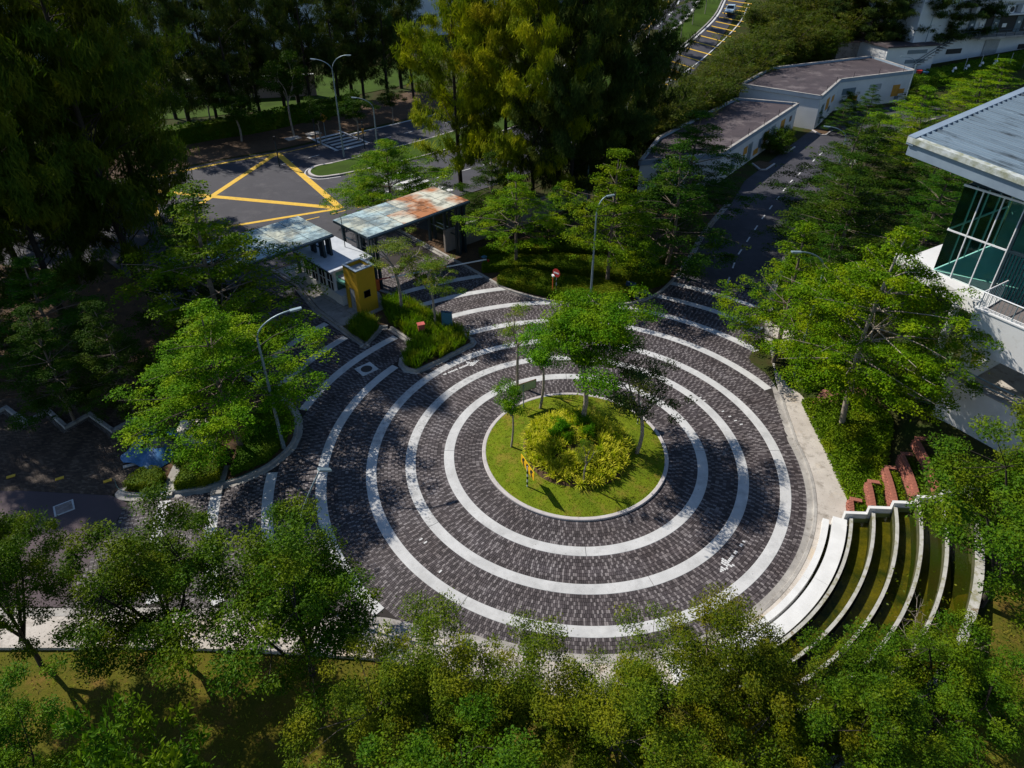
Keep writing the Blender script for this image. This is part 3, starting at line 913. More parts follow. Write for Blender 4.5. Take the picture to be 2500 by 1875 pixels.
# --- island: kerb and lawn
root = sroot('island_kerb')
IK = [(0.0, -0.05), (0.0, 0.10), (-0.03, 0.13), (-0.20, 0.13), (-0.23, 0.11), (-0.23, -0.05)]
for a in range(0, 360, 40):
    c = arc(5.40, a + 0.06, a + 39.94, 2)
    profile_run(MB(), c[::-1], IK).build('kerb_stone', M['kerb_isl'], root)
def lawn_z(x, y):
    r = math.hypot(x, y)
    return 0.11 + 0.34 * (1 - min(1, r / 5.2) ** 2)
mb = MB()
rs = [0.0, 0.8, 1.6, 2.4, 3.2, 4.0, 4.6, 5.0, 5.19]
n = 72
vs = [(0, 0, lawn_z(0, 0))]
for r in rs[1:]:
    for k in range(n):
        x, y = r * math.cos(2 * math.pi * k / n), r * math.sin(2 * math.pi * k / n)
        vs.append((x, y, lawn_z(x, y)))
fs = [(0, 1 + k, 1 + (k + 1) % n) for k in range(n)]
for j in range(len(rs) - 2):
    for k in range(n):
        fs.append((1 + j * n + k, 1 + (j + 1) * n + k, 1 + (j + 1) * n + (k + 1) % n, 1 + j * n + (k + 1) % n))
mb.add(vs, fs)
mb.smooth = [True] * len(fs)
struct('island_lawn', mb, M['lawn'])
mb = MB()
vs = []
for j, r in enumerate((0.2, 1.6, 2.95, 3.12)):
    for k in range(60):
        t = 2 * math.pi * k / 60
        rr = r * (1 + (0.02 * math.sin(5 * t) if j > 1 else 0))
        x, y = 0.1 + rr * math.cos(t), -0.2 + rr * math.sin(t)
        vs.append((x, y, lawn_z(x, y) + (0.06 if j < 3 else -0.02) + (0.5 * max(0, 1 - r * r / 9.0))))
fs = [(j * 60 + k, (j + 1) * 60 + k, (j + 1) * 60 + (k + 1) % 60, j * 60 + (k + 1) % 60) for j in range(3) for k in range(60)] + [tuple(range(60))]
mb.add(vs, fs)
struct('planting_bed', mb, M['soil'])

# --- the three planted islands: soil, gutter and kerb
IPROF = [(0.0, -0.03), (0.0, 0.008), (0.27, 0.0), (0.29, 0.13), (0.31, 0.15), (0.47, 0.15), (0.49, 0.13), (0.49, -0.1)]
def island(name, line, closed_poly, prof=IPROF, flip=1, seg=3.0, soil=M['soil'], zs=0.09):
    root = sroot(name)
    kerb_run(root, line, prof, 'kerb_stone', M['kerb'], seg=seg, flip=flip)
    MB().sheet(closed_poly, zs).build('soil', soil, root)
    return root
hi_in = offset_line(hedge_isl, 0.40)
island('hedge_island', hedge_isl, hi_in + [(18, 39), (6, 36.0), (-8.0, 28.6), (-14.5, 32.5)])
li_in = offset_line(left_isl, -0.40)
island('left_island', left_isl, [(-34, 21)] + li_in[1:-2] + [(-24.6, -2.0), (-23.2, 0.9), (-26.8, 3.2), (-36, 6.0), (-46, 9.5), (-50, 24)], flip=-1)
gl = gate_isl + [gate_isl[0]]
gi_in = offset_line(gl, 0.36)
root = sroot('gate_island')
kerb_run(root, gate_isl, [(0.0, -0.03), (0.0, 0.008), (0.22, 0.0), (0.24, 0.13), (0.26, 0.15), (0.42, 0.15), (0.44, 0.13), (0.44, -0.1)], 'kerb_stone', M['kerb'], seg=3.0, step=0.3)
MB().sheet(gi_in[:-1], 0.10).build('soil', M['soil'], root)
# concrete apron round the guard house
MB().prism([gate(-0.50, 8.6), gate(-0.50, 5.0), (-18.7, 16.1), (-16.35, 13.5), (-15.1, 14.4), gate(2.2, -3.3), gate(3.3, -1.0), gate(3.3, 8.6)], 0.08, 0.155).build('apron', M['kerb'], root)
# path slabs that carry two rings across the left island
for r0, r1, a0, a1 in ((19.68, 20.26, 184, 190.3), (22.30, 22.88, 181.5, 189.4)):
    rt = sroot('path_strip')
    A = arc(r0, a0, a1, 1)
    B = arc(r1, a0, a1, 1)
    MB().prism(A + B[::-1], 0.0, 0.155).build('slab', M['kerb'], rt)
# zigzag kerb of the parking bays
zz = [(-40.0, 3.6), (-38.6, 2.3), (-37.6, 3.9), (-36.2, 2.2), (-35.5, 3.4), (-33.4, 2.0), (-32.7, 3.1), (-30.7, 1.5), (-29.9, 2.75), (-27.7, 1.2), (-26.9, 2.35), (-25.3, 1.3)]
root = sroot('zigzag_kerb')
kerb_run(root, zz, [(0.0, -0.03), (0.0, 0.01), (0.22, 0.01), (0.24, 0.14), (0.26, 0.16), (0.46, 0.16), (0.48, 0.14), (0.48, -0.1)], 'kerb_stone', M['kerb'], seg=2.4, step=0.4)
# soil under the left trees
struct('shaded_soil', MB().sheet([(-60, 3.5), (-40, 3.9), (-35.5, 3.7), (-32.7, 3.4), (-29.9, 3.1), (-26.9, 2.7), (-25, 4), (-24, 8), (-34, 20), (-60, 24)], 0.01), M['soil'])

# --- road markings
def mark(name, pts, w, mat, z=0.022, root=None, zf=True):
    pts = resample(pts, 2.0)
    mb = MB()
    strip(mb, offset_line(pts, w / 2), offset_line(pts, -w / 2), lambda x, y: (T(x, y) if zf else 0) + z)
    mb.f = [q[::-1] for q in mb.f]
    o = mb.build(name, mat, root)
    if root is None:
        o['kind'] = 'structure'
    return o
rm = sroot('road_markings')
A0, B0 = (-33.0, 54.3), (-21.3, 36.5)
C0, D0 = (-45.5, 45.5), (-36.5, 29.5)
mark('box_line', [A0, B0], 0.74, M['mark_y'], 0.024, rm)
mark('box_line', [B0, (-35.0, 39.6), (-47, 42.4)], 0.74, M['mark_y'], 0.026, rm)
mark('box_line', [A0, (-36.2, 37.8)], 0.66, M['mark_y'], 0.028, rm)
mark('box_line', [A0, C0], 0.45, M['mark_y'], 0.024, rm)
mark('box_line', [B0, D0], 0.45, M['mark_y'], 0.024, rm)
mark('box_line', [C0, D0], 0.45, M['mark_y'], 0.024, rm)
mark('edge_line', offset_line(FAR_EDGE, -1.1)[6:26], 0.15, M['mark_y'], 0.022, rm)
mark('edge_line', offset_line(FAR_EDGE, -0.35)[20:34], 0.12, M['mark_w'], 0.022, rm)
for k in range(9):
    p = np.array((-31.2, 50.0)) + np.array((0.72, 0.70)) * (k * 3.6) + np.array((0.3, 0.1)) * 0
    mark('lane_dash', [tuple(p), tuple(p + np.array((0.72, 0.70)) * 1.5)], 0.13, M['mark_w'], 0.022, rm)
for k in range(7):
    p = np.array((-20.0, 38.8)) + np.array((0.76, 0.65)) * (k * 3.4)
    mark('lane_dash', [tuple(p), tuple(p + np.array((0.76, 0.65)) * 1.5)], 0.13, M['mark_w'], 0.022, rm)
for k in range(5):
    p = np.array((-24.2, 33.4)) + np.array((0.76, 0.55)) * (k * 3.0)
    mark('lane_dash', [tuple(p), tuple(p + np.array((0.76, 0.55)) * 1.6)], 0.14, M['mark_y'], 0.022, rm)
# zebra crossings
def zebra(c, d, w, n, ln, gap):
    d = np.array(d) / np.linalg.norm(d)
    nrm = np.array((-d[1], d[0]))
    for k in range(n):
        p = np.array(c) + nrm * (k * gap)
        mark('zebra_bar', [tuple(p), tuple(p + d * ln)], w, M['mark_w'], 0.022, rm)
zebra((-25.2, 55.6), (0.72, 0.70), 0.62, 6, 3.8, 1.25)
mark('stop_line', [(-25.6, 55.2), (-30.8, 61.0)], 0.4, M['mark_w'], 0.022, rm)
mark('stop_line', [(-22.2, 58.4), (-27.4, 64.0)], 0.3, M['mark_w'], 0.022, rm)
zebra((-13.2, 38.9), (0.70, 0.72), 0.7, 7, 4.2, 1.35)
# carriageways climbing away in the upper right
for off, a, b, m in ((0.25, FAR_EDGE, -1, 'mark_w'), (0.3, MED_L, 1, 'mark_w'), (0.35, MED_R, -1, 'mark_w')):
    l = offset_line(a, off * b)
    mark('edge_line', l[24:], 0.32, M[m], 0.035, rm)
l = offset_line(FAR_EDGE, -1.5)
mark('edge_line', l[40:], 0.30, M['mark_y'], 0.035, rm)
mid = [tuple(0.5 * (np.array(p) + np.array(q))) for p, q in zip(*[resample(x, 1.0) for x in ([at2(1520, 130), at2(1580, 90), at2(1650, 20), at2(1675, -15)],) * 2])]
for k in range(0, len(mid) - 2, 6):
    mark('lane_dash', mid[k:k + 3], 0.28, M['mark_w'], 0.035, rm)
# yellow bars across the right carriageway
mr = resample(MED_R, 3.2)
ofn = offset_line(mr, -0.9)
off2 = offset_line(mr, -5.6)
for p, q in zip(ofn, off2):
    if p[1] > 66:
        mark('yellow_bar', [p, q], 0.36, M['mark_y'], 0.035, rm)
mark('edge_line', [p for p in offset_line(mr, -5.0)[12:]], 0.2, M['mark_w'], 0.033, rm)
# driveway dashes
dd = [at2(1776, 692), at2(1798, 628), at2(1860, 535), at2(1927, 447), at2(2010, 370)]
dl = resample(dd, 0.6)
for k in range(0, len(dl) - 3, 5):
    mark('lane_dash', dl[k:k + 3], 0.13, M['mark_w'], 0.02, rm)
# arrows on the paving, painted block by block and worn
def arrow(c, ang, s, seed, worn=0.35):
    g = np.random.default_rng(seed)
    shape = []
    for k in range(16):
        shape.append((k * 0.11 - 1.5, -0.07, 0.14))
    for k in range(7):
        w = 0.62 * (1 - k / 7)
        shape.append((0.26 + k * 0.11, -w / 2, w))
    for (x, y, w) in shape:
        n = max(1, int(w / 0.11))
        for j in range(n):
            if g.random() < worn:
                continue
            px, py = x + 0.05, y + (j + 0.5) * w / n
            X = c[0] + (px * math.cos(ang) - py * math.sin(ang)) * s
            Y = c[1] + (px * math.sin(ang) + py * math.cos(ang)) * s
            MB().box((X, Y, 0.0165), (0.088 * s, w / n * 0.9 * s, 0.002), ang).build('arrow_patch', M['mark_w'], rm)
arrow((-6.9, 8.5), R(36), 1.15, 1, 0.25)
arrow((7.1, -7.7), R(228), 1.1, 2, 0.3)
# stray painted blocks
for (x, y) in ((9.9, 3.1), (10.15, 2.7), (10.4, 2.35), (9.6, 3.6), (8.5, 5.0), (8.7, 4.7), (-8.25, -6.55), (-8.0, -6.75), (-7.1, -8.5)):
    MB().box((x, y, 0.0165), (0.19, 0.085, 0.002), math.atan2(y, x)).build('arrow_patch', M['mark_w'], rm)

# --- grass median and verges of the main road
def verge(name, a, b, mat, dz):
    widen(a, b, name, mat, dz)
verge('road_median', MED_L, MED_R, M['verge'], 0.15)
root = sroot('median_kerb')
ml = resample(MED_L, 1.2)
kerb_run(root, [p for p in reversed(ml)], [(0.0, 0.0), (0.0, 0.17), (0.25, 0.17), (0.25, 0.1)], 'kerb_stone', M['kerb'], seg=7, step=1.0, zf=T)
nose = smooth_line([MED_L[0], (-26.8, 49.4), (-27.4, 47.9), (-27.0, 46.4), (-25.6, 45.4), MED_R[0]], 5)
kerb_run(root, nose, [(0.0, 0.0), (0.0, 0.17), (0.3, 0.17), (0.3, 0.1)], 'kerb_stone', M['kerb_isl'], seg=4, step=0.5)
kerb_run(root, resample(MED_R, 1.2), [(0.0, 0.0), (0.0, 0.17), (0.25, 0.17), (0.25, 0.1)], 'kerb_stone', M['kerb'], seg=7, step=1.0, zf=T)
struct('median_nose', MB().sheet(nose + [(-22, 47.4), (-22.8, 52.2)], 0.145), M['verge'])
mark('edge_line', offset_line(nose, -0.35), 0.12, M['mark_w'], 0.022, rm)
struct('verge_soil', MB().sheet([(-62, 36), (-42.6, 49.4), (-38.4, 52.6), (-33.2, 55.9), (-29.5, 59.3), (-26.2, 63.0), (-18.2, 70.2), (-10, 79.5), (-20, 86), (-33, 70), (-45, 60), (-64, 44)], 0.004), M['soil'])
struct('park_lawn', MB().sheet([(-75, 66), (-50, 70), (-36, 76), (-24, 88), (-16, 96), (-26, 108), (-44, 92), (-75, 84)], 0.02), M['verge'])

# ================================================================== VEGETATION
def leaves(P, D, N, length, width, fold=0.0):
    """leaf blades: centre P, pointing D, facing N; each a kite of four corners"""
    D = D / (np.linalg.norm(D, axis=1, keepdims=True) + 1e-9)
    S = np.cross(D, N)
    S = S / (np.linalg.norm(S, axis=1, keepdims=True) + 1e-9)
    NN = np.cross(S, D)
    l = np.asarray(length)[:, None] if hasattr(length, '__len__') else length
    w = np.asarray(width)[:, None] if hasattr(width, '__len__') else width
    a = P - D * l * 0.5
    b = P + S * w * 0.5 + NN * fold * w + D * l * 0.05
    c = P + D * l * 0.5
    d = P - S * w * 0.5 + NN * fold * w + D * l * 0.05
    V = np.stack([a, b, c, d], 1).reshape(-1, 3)
    Q = np.arange(len(P) * 4).reshape(-1, 4)
    return V, Q

def rand_dirs(g, n, flat=1.0, up=0.0):
    v = g.normal(size=(n, 3))
    v[:, 2] = v[:, 2] * flat + up
    return v / (np.linalg.norm(v, axis=1, keepdims=True) + 1e-9)

def ball(g, n, sx, sy, sz):
    """points filling a soft-edged ellipsoid"""
    v = g.normal(size=(n, 3))
    v /= (np.linalg.norm(v, axis=1, keepdims=True) + 1e-9)
    r = g.random(n) ** 0.42
    r = r * np.where(g.random(n) < 0.12, 1.35, 1.0)
    return v * r[:, None] * [sx, sy, sz]

def limb(mb, a, b, r0, r1, g, bend=0.06, n=5, seg=4):
    a, b = np.array(a, float), np.array(b, float)
    L_ = np.linalg.norm(b - a)
    pts, rad = [], []
    off = g.normal(size=3) * bend * L_
    for i in range(seg + 1):
        t = i / seg
        p = a + (b - a) * t + off * math.sin(math.pi * t)
        pts.append(tuple(p))
        rad.append(r0 + (r1 - r0) * t)
    mb.tube(pts, rad, n, cap=False)
    return pts

def make_tree(name, trunk_mb, bark, V, Q, leafm):
    """prototype kept out of the scene until placed: returns (trunk mesh, crown mesh)"""
    tm = bpy.data.meshes.new(name + '_trunk')
    tm.from_pydata(trunk_mb.v, [], trunk_mb.f)
    tm.polygons.foreach_set('use_smooth', [True] * len(trunk_mb.f))
    tm.materials.append(bark)
    cm = npmesh(name + '_crown', V, Q, leafm)
    return tm, cm

def tiered(seed, h=10.0, r=4.0, clear=0.26, tiers=9, nb=6, leaf=0.135, per=112, clus=9, bark='bark', lm='tier', thin=1.0):
    """storeyed tree: flat sprays of small leaves on horizontal limbs"""
    g = np.random.default_rng(seed)
    mb = MB()
    tr = h * 0.013 + 0.03
    top = np.array([g.normal() * 0.15, g.normal() * 0.15, h * 0.94])
    tp = limb(mb, (0, 0, -0.1), top, tr, tr * 0.2, g, 0.02, 8, 10)
    PP, DD, NN = [], [], []
    for k in range(tiers):
        t = (k + g.uniform(-0.25, 0.25)) / (tiers - 1)
        t = min(max(t, 0), 1)
        z = h * (clear + (0.95 - clear) * t)
        prof = (1 - t ** 1.9) * (0.74 + 0.36 * math.sin(math.pi * min(1, t * 1.5 + 0.12)))
        rr = r * max(0.13, min(1.05, prof))
        m = nb if t < 0.75 else max(3, nb - 2)
        a0 = g.uniform(0, 6.28)
        for j in range(m):
            a = a0 + j * 2 * math.pi / m + g.normal() * 0.28
            Lb = rr * g.uniform(0.5, 1.2)
            up = g.uniform(0.02, 0.16) + 0.35 * t
            st = np.array([0, 0, z - 0.1 * rr]) + (top * [1, 1, 0]) * (z / h)
            en = st + np.array([math.cos(a) * Lb, math.sin(a) * Lb, Lb * up])
            if Lb > 0.6:
                limb(mb, st, en, tr * 0.34 * (1 - 0.5 * t), 0.012, g, 0.05, 4, 3)
            nc = max(2, int(clus * (Lb / r) * 1.25 + 0.5))
            for c in range(nc):
                s = g.uniform(0.28, 1.03) ** 0.8
                lat = g.normal() * 0.30 * Lb * math.sin(math.pi * min(0.97, s * 0.85))
                p = st + (en - st) * s + np.array([-math.sin(a), math.cos(a), 0]) * lat
                p[2] += g.normal() * 0.05 * r * 0.4
                sg = g.uniform(0.34, 0.70) * (r / 4.0) ** 0.5
                n = int(per * (sg / 0.6) ** 2 * g.uniform(0.75, 1.3) * thin)
                q = ball(g, n, sg, sg, sg * 0.17)
                q[:, 2] -= 0.22 * (q[:, 0] ** 2 + q[:, 1] ** 2) / sg
                PP.append(p + q)
                d = rand_dirs(g, n, 0.35, -0.05) + np.array([math.cos(a), math.sin(a), 0]) * 0.5 + q * [0.5, 0.5, 0] / sg
                DD.append(d)
                cn = np.array([math.cos(a) * 0.25, math.sin(a) * 0.25, 1.0]) + g.normal(size=3) * 0.22
                NN.append(cn + g.normal(size=(n, 3)) * 0.38 + q * [0.5, 0.5, 0] / sg)
    P, D, N = np.concatenate(PP), np.concatenate(DD), np.concatenate(NN)
    ls = leaf * g.uniform(0.65, 1.3, len(P))
    V, Q = leaves(P, D, N, ls, ls * 0.55, 0.12)
    return make_tree('tiered_tree', mb, M[bark], V, Q, L[lm])

def bushy(seed, h=8.5, r=2.8, clear=0.25, clumps=90, leaf=0.15, per=160, bark='bark', lm='near', sg=0.42, flat=0.55, shell=0.62, fork=5, wid=0.5, low=0.0, upb=0.9):
    """round-headed tree: clumps of leaves through an uneven crown, on forking limbs"""
    g = np.random.default_rng(seed)
    mb = MB()
    tr = 0.012 * h + 0.035
    fz = h * clear
    limb(mb, (0, 0, -0.1), (g.normal() * 0.08, g.normal() * 0.08, fz), tr, tr * 0.75, g, 0.03, 7, 4)
    cz, rz = h * (clear + 1) / 2 - low, h * (1 - clear) / 2
    lob = [(g.uniform(0, 6.28), g.uniform(-0.5, 0.9), g.uniform(0.62, 1.26)) for _ in range(11)]
    C_ = []
    tries = 0
    while len(C_) < clumps and tries < clumps * 60:
        tries += 1
        v = g.normal(size=3)
        v /= np.linalg.norm(v)
        rad = g.uniform(shell - 0.08, 1.08) if g.random() < 0.8 else g.uniform(0.2, shell)
        k = 1.0
        for (la, lz, lr) in lob:
            dv = np.array([math.cos(la) * math.sqrt(1 - lz * lz), math.sin(la) * math.sqrt(1 - lz * lz), lz])
            dd = float(v @ dv)
            if dd > 0.75:
                k *= lr
        p = v * rad * k
        if p[2] < -0.75:
            continue
        C_.append(np.array([p[0] * r, p[1] * r, cz + p[2] * rz]))
    C_ = np.array(C_)
    lim = []
    for i in range(fork):
        a = 2 * math.pi * i / fork + g.normal() * 0.3
        e = np.array([math.cos(a) * r * 0.45, math.sin(a) * r * 0.45, fz + (h - fz) * g.uniform(0.35, 0.65)])
        lim.append(limb(mb, (0, 0, fz * 0.97), e, tr * 0.6, tr * 0.25, g, 0.06, 5, 4))
    allp = np.array([p for l in lim for p in l])
    for c in C_[::2]:
        j = int(((allp - c) ** 2).sum(1).argmin())
        limb(mb, allp[j], c, tr * 0.18, 0.008, g, 0.06, 3, 2)
    PP, DD, NN = [], [], []
    for c in C_:
        s = sg * g.uniform(0.7, 1.75) * 1.12
        n = int(per * (s / (sg * 1.4)) ** 2 * g.uniform(0.8, 1.25))
        q = ball(g, n, s, s, s * flat)
        PP.append(c + q)
        out_ = (c - np.array([0, 0, cz])) / max(r, rz)
        DD.append(rand_dirs(g, n, 0.7, -0.1) + out_ * 0.5 + q * 0.5 / s)
        cn = np.array([0, 0, upb]) + out_ * 0.8 + g.normal(size=3) * 0.25
        NN.append(cn + g.normal(size=(n, 3)) * 0.45 + q * 0.8 / s)
    P, D, N = np.concatenate(PP), np.concatenate(DD), np.concatenate(NN)
    ls = leaf * g.uniform(0.6, 1.35, len(P))
    V, Q = leaves(P, D, N, ls, ls * wid, 0.12)
    return make_tree('bushy_tree', mb, M[bark], V, Q, L[lm])

def casuarina(seed, h=24.0, r=5.0, clear=0.10, nbr=95, per=34, strands=18, lm='cas', bark='bark_dark'):
    """she-oak: straight stem, rising branches hung with tufts of long drooping needles"""
    g = np.random.default_rng(seed)
    mb = MB()
    limb(mb, (0, 0, -0.1), (g.normal() * 0.4, g.normal() * 0.4, h), 0.24, 0.03, g, 0.012, 8, 10)
    PP, DD, NN, LL = [], [], [], []
    for k in range(nbr):
        t = (k + g.uniform(0, 1)) / nbr
        z = h * (clear + (0.98 - clear) * t)
        a = g.uniform(0, 6.28)
        rr = r * (0.55 + 0.6 * math.sin(math.pi * min(1, 0.18 + t * 0.80))) * (1 - t ** 3) * g.uniform(0.6, 1.15)
        st = np.array([0, 0, z])
        en = st + np.array([math.cos(a) * rr, math.sin(a) * rr, rr * g.uniform(0.35, 0.95)])
        limb(mb, st, en, 0.05 * (1 - 0.6 * t), 0.01, g, 0.06, 3, 3)
        for c in range(int(per * (0.35 + rr / r))):
            s = g.uniform(0.22, 1.0) ** 0.75
            p = st + (en - st) * s + g.normal(size=3) * [0.32, 0.32, 0.25]
            n = strands
            sp = g.uniform(0.16, 0.38)
            q = p + ball(g, n, sp * 1.2, sp * 1.2, sp * 1.6)
            d = g.normal(size=(n, 3)) * 0.34 + np.array([math.cos(a) * 0.25, math.sin(a) * 0.25, -0.75 + 1.4 * (g.random() < 0.35)])
            PP.append(q)
            DD.append(d)
            NN.append(np.array([math.cos(a) * 0.7, math.sin(a) * 0.7, 0.75]) + g.normal(size=(n, 3)) * 0.4)
    P, D, N = np.concatenate(PP), np.concatenate(DD), np.concatenate(NN)
    n = len(P)
    V, Q = leaves(P, D, N, g.uniform(0.35, 0.8, n), g.uniform(0.045, 0.085, n), 0.0)
    return make_tree('casuarina', mb, M[bark], V, Q, L[lm])

def bamboo(seed, h=8.0, r=3.0, culms=26, per=26, strands=14, lm='bamboo'):
    g = np.random.default_rng(seed)
    mb = MB()
    PP, DD, NN = [], [], []
    for k in range(culms):
        a = g.uniform(0, 6.28)
        lean = g.uniform(0.1, 1.0) * r
        hh = h * g.uniform(0.6, 1.0)
        b = np.array([math.cos(a) * r * 0.2, math.sin(a) * r * 0.2, 0])
        pts = []
        for i in range(7):
            t = i / 6
            pts.append(tuple(b + np.array([math.cos(a) * lean * t ** 2, math.sin(a) * lean * t ** 2, hh * (t - 0.16 * t ** 3 * lean / r)])))
        mb.tube(pts, [0.035 * (1 - 0.7 * i / 6) for i in range(7)], 4, cap=False)
        pa = np.array(pts)
        for c in range(per):
            s = g.uniform(0.22, 1.0)
            i = min(5, int(s * 6))
            p = pa[i] + (pa[i + 1] - pa[i]) * (s * 6 - i) + g.normal(size=3) * [0.42, 0.42, 0.3]
            n = strands
            q = p + ball(g, n, 0.42, 0.42, 0.26)
            PP.append(q)
            DD.append(rand_dirs(g, n, 0.6, -0.35) + np.array([math.cos(a), math.sin(a), 0]) * 0.4)
            NN.append(np.array([math.cos(a) * 0.5, math.sin(a) * 0.5, 1.0]) + g.normal(size=3) * 0.25 + g.normal(size=(n, 3)) * 0.4)
    P, D, N = np.concatenate(PP), np.concatenate(DD), np.concatenate(NN)
    n = len(P)
    ls = g.uniform(0.18, 0.36, n)
    V, Q = leaves(P, D, N, ls, ls * 0.26, 0.1)
    return make_tree('bamboo', mb, M['bark'], V, Q, L[lm])

PROTO = {}
PROTO['tA'] = (tiered(1, 10, 4.0, clear=0.20), 10, 4.0)
PROTO['tB'] = (tiered(2, 10, 4.0, tiers=7, nb=7, clear=0.38), 10, 4.0)
PROTO['tC'] = (tiered(3, 10, 4.0, tiers=6, nb=6, clear=0.45), 10, 4.0)
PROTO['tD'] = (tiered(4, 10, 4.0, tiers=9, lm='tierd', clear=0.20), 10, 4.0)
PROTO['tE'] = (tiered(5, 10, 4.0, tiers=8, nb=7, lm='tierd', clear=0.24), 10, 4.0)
PROTO['tF'] = (tiered(6, 12, 5.5, tiers=9, nb=8, leaf=0.14, per=115, clus=11, clear=0.36, bark='bark_pale'), 12, 5.5)
PROTO['tG'] = (tiered(7, 8, 5.8, tiers=7, nb=9, clus=14, clear=0.22, per=112), 8, 5.8)
PROTO['tH'] = (tiered(8, 10, 5.0, tiers=7, nb=8, clus=12, clear=0.36, per=112), 10, 5.0)
PROTO['cloud'] = (bushy(21, 9.4, 3.6, clear=0.50, clumps=80, leaf=0.125, per=520, lm='cloud', sg=0.52, flat=0.42, shell=0.66, bark='bark_pale', fork=6), 9.4, 3.6)
PROTO['clouds'] = (bushy(22, 5.4, 1.6, clear=0.55, clumps=20, leaf=0.12, per=240, lm='cloud', sg=0.36, flat=0.45, bark='bark_pale', fork=4), 5.4, 1.6)
PROTO['dullS'] = (bushy(23, 7.0, 2.5, clear=0.40, clumps=40, leaf=0.12, per=190, lm='dull', sg=0.36, flat=0.5, shell=0.5, bark='bark_pale', fork=6), 7.0, 2.5)
PROTO['sparse'] = (bushy(24, 7.0, 3.2, clear=0.50, clumps=42, leaf=0.11, per=170, lm='sparse', sg=0.38, flat=0.28, shell=0.55, bark='bark_pale', fork=7), 7.0, 3.2)
PROTO['thin'] = (bushy(25, 6.0, 1.6, clear=0.50, clumps=20, leaf=0.10, per=110, lm='sparse', sg=0.28, flat=0.4, bark='bark_pale', fork=5), 6.0, 1.6)
PROTO['nA'] = (bushy(31, 9.0, 3.4, clear=0.20, clumps=120, leaf=0.11, per=480, lm='near', sg=0.42, flat=0.5, bark='bark_dark', fork=6, wid=0.5), 9.0, 3.4)
PROTO['nB'] = (bushy(32, 9.0, 3.4, clear=0.16, clumps=130, leaf=0.105, per=500, lm='olive', sg=0.40, flat=0.62, bark='bark', fork=6, wid=0.45), 9.0, 3.4)
PROTO['nC'] = (bushy(33, 9.0, 3.4, clear=0.15, clumps=90, leaf=0.115, per=560, lm='near', sg=0.46, flat=0.42, shell=0.5, bark='bark_dark', fork=7, wid=0.5), 9.0, 3.4)
PROTO['big'] = (bushy(34, 5.0, 2.4, clear=0.10, clumps=90, leaf=0.21, per=150, lm='near', sg=0.36, flat=0.6, bark='bark', fork=6, wid=0.42), 5.0, 2.4)
PROTO['street'] = (bushy(35, 6.0, 2.6, clear=0.42, clumps=40, leaf=0.16, per=170, lm='tierd', sg=0.44, flat=0.4, bark='bark_pale', fork=5), 6.0, 2.6)
PROTO['bush'] = (bushy(36, 2.0, 1.3, clear=0.0, clumps=60, leaf=0.10, per=150, lm='hedged', sg=0.22, flat=0.8, fork=4, bark='bark'), 2.0, 1.3)
PROTO['shrub'] = (bushy(37, 2.0, 1.3, clear=0.0, clumps=50, leaf=0.12, per=110, lm='cloud', sg=0.24, flat=0.8, fork=4, bark='bark'), 2.0, 1.3)
PROTO['cA'] = (casuarina(41, 24, 5.2), 24, 5.2)
PROTO['cB'] = (casuarina(42, 24, 5.2, nbr=85), 24, 5.2)
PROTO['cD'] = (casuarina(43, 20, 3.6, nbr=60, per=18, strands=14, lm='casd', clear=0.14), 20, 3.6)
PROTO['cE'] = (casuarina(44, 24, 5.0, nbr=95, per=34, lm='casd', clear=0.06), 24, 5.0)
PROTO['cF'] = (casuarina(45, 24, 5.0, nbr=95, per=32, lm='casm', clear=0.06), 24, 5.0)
PROTO['mA'] = (bamboo(51, culms=30, per=30, strands=18), 8.0, 3.0)
PROTO['mB'] = (bamboo(52, culms=34, per=28, strands=18), 8.0, 3.0)
# bare-branched small tree
def bare(seed, h=4.5, r=2.0):
    g = np.random.default_rng(seed)
    mb = MB()
    def grow(p, d, l, rad, depth):
        e = p + d * l
        limb(mb, p, e, rad, rad * 0.6, g, 0.07, 4, 3)
        if depth:
            for _ in range(3):
                nd = d + g.normal(size=3) * 0.55
                nd /= np.linalg.norm(nd)
                grow(p + d * l * g.uniform(0.6, 1.0), nd, l * g.uniform(0.55, 0.8), rad * 0.55, depth - 1)
    grow(np.array([0, 0, -0.1]), np.array([0, 0, 1.0]), h * 0.35, 0.06, 4)
    P = g.normal(size=(160, 3)) * [r * 0.4, r * 0.4, 0.5] + [0, 0, h * 0.75]
    V, Q = leaves(P, rand_dirs(g, 160), rand_dirs(g, 160, 0.6, 1), 0.12, 0.06)
    return make_tree('bare_tree', mb, M['bark_pale'], V, Q, L['olive'])
PROTO['bare'] = (bare(61), 4.5, 2.0)

def plant(kind, x, y, h, r, label, rz=None, group=None, name='tree', cat='tree', z=None, lean=(0, 0)):
    (tm, cm), h0, r0 = PROTO[kind]
    zz = T(x, y) if z is None else z
    o = thing(name, label, cat, (x, y, zz - 0.03), random.uniform(0, 6.28) if rz is None else rz, group)
    o.scale = (r / r0, r / r0, h / h0)
    o.rotation_euler[0], o.rotation_euler[1] = lean
    link('trunk', tm, o)
    link('crown', cm, o)
    return o

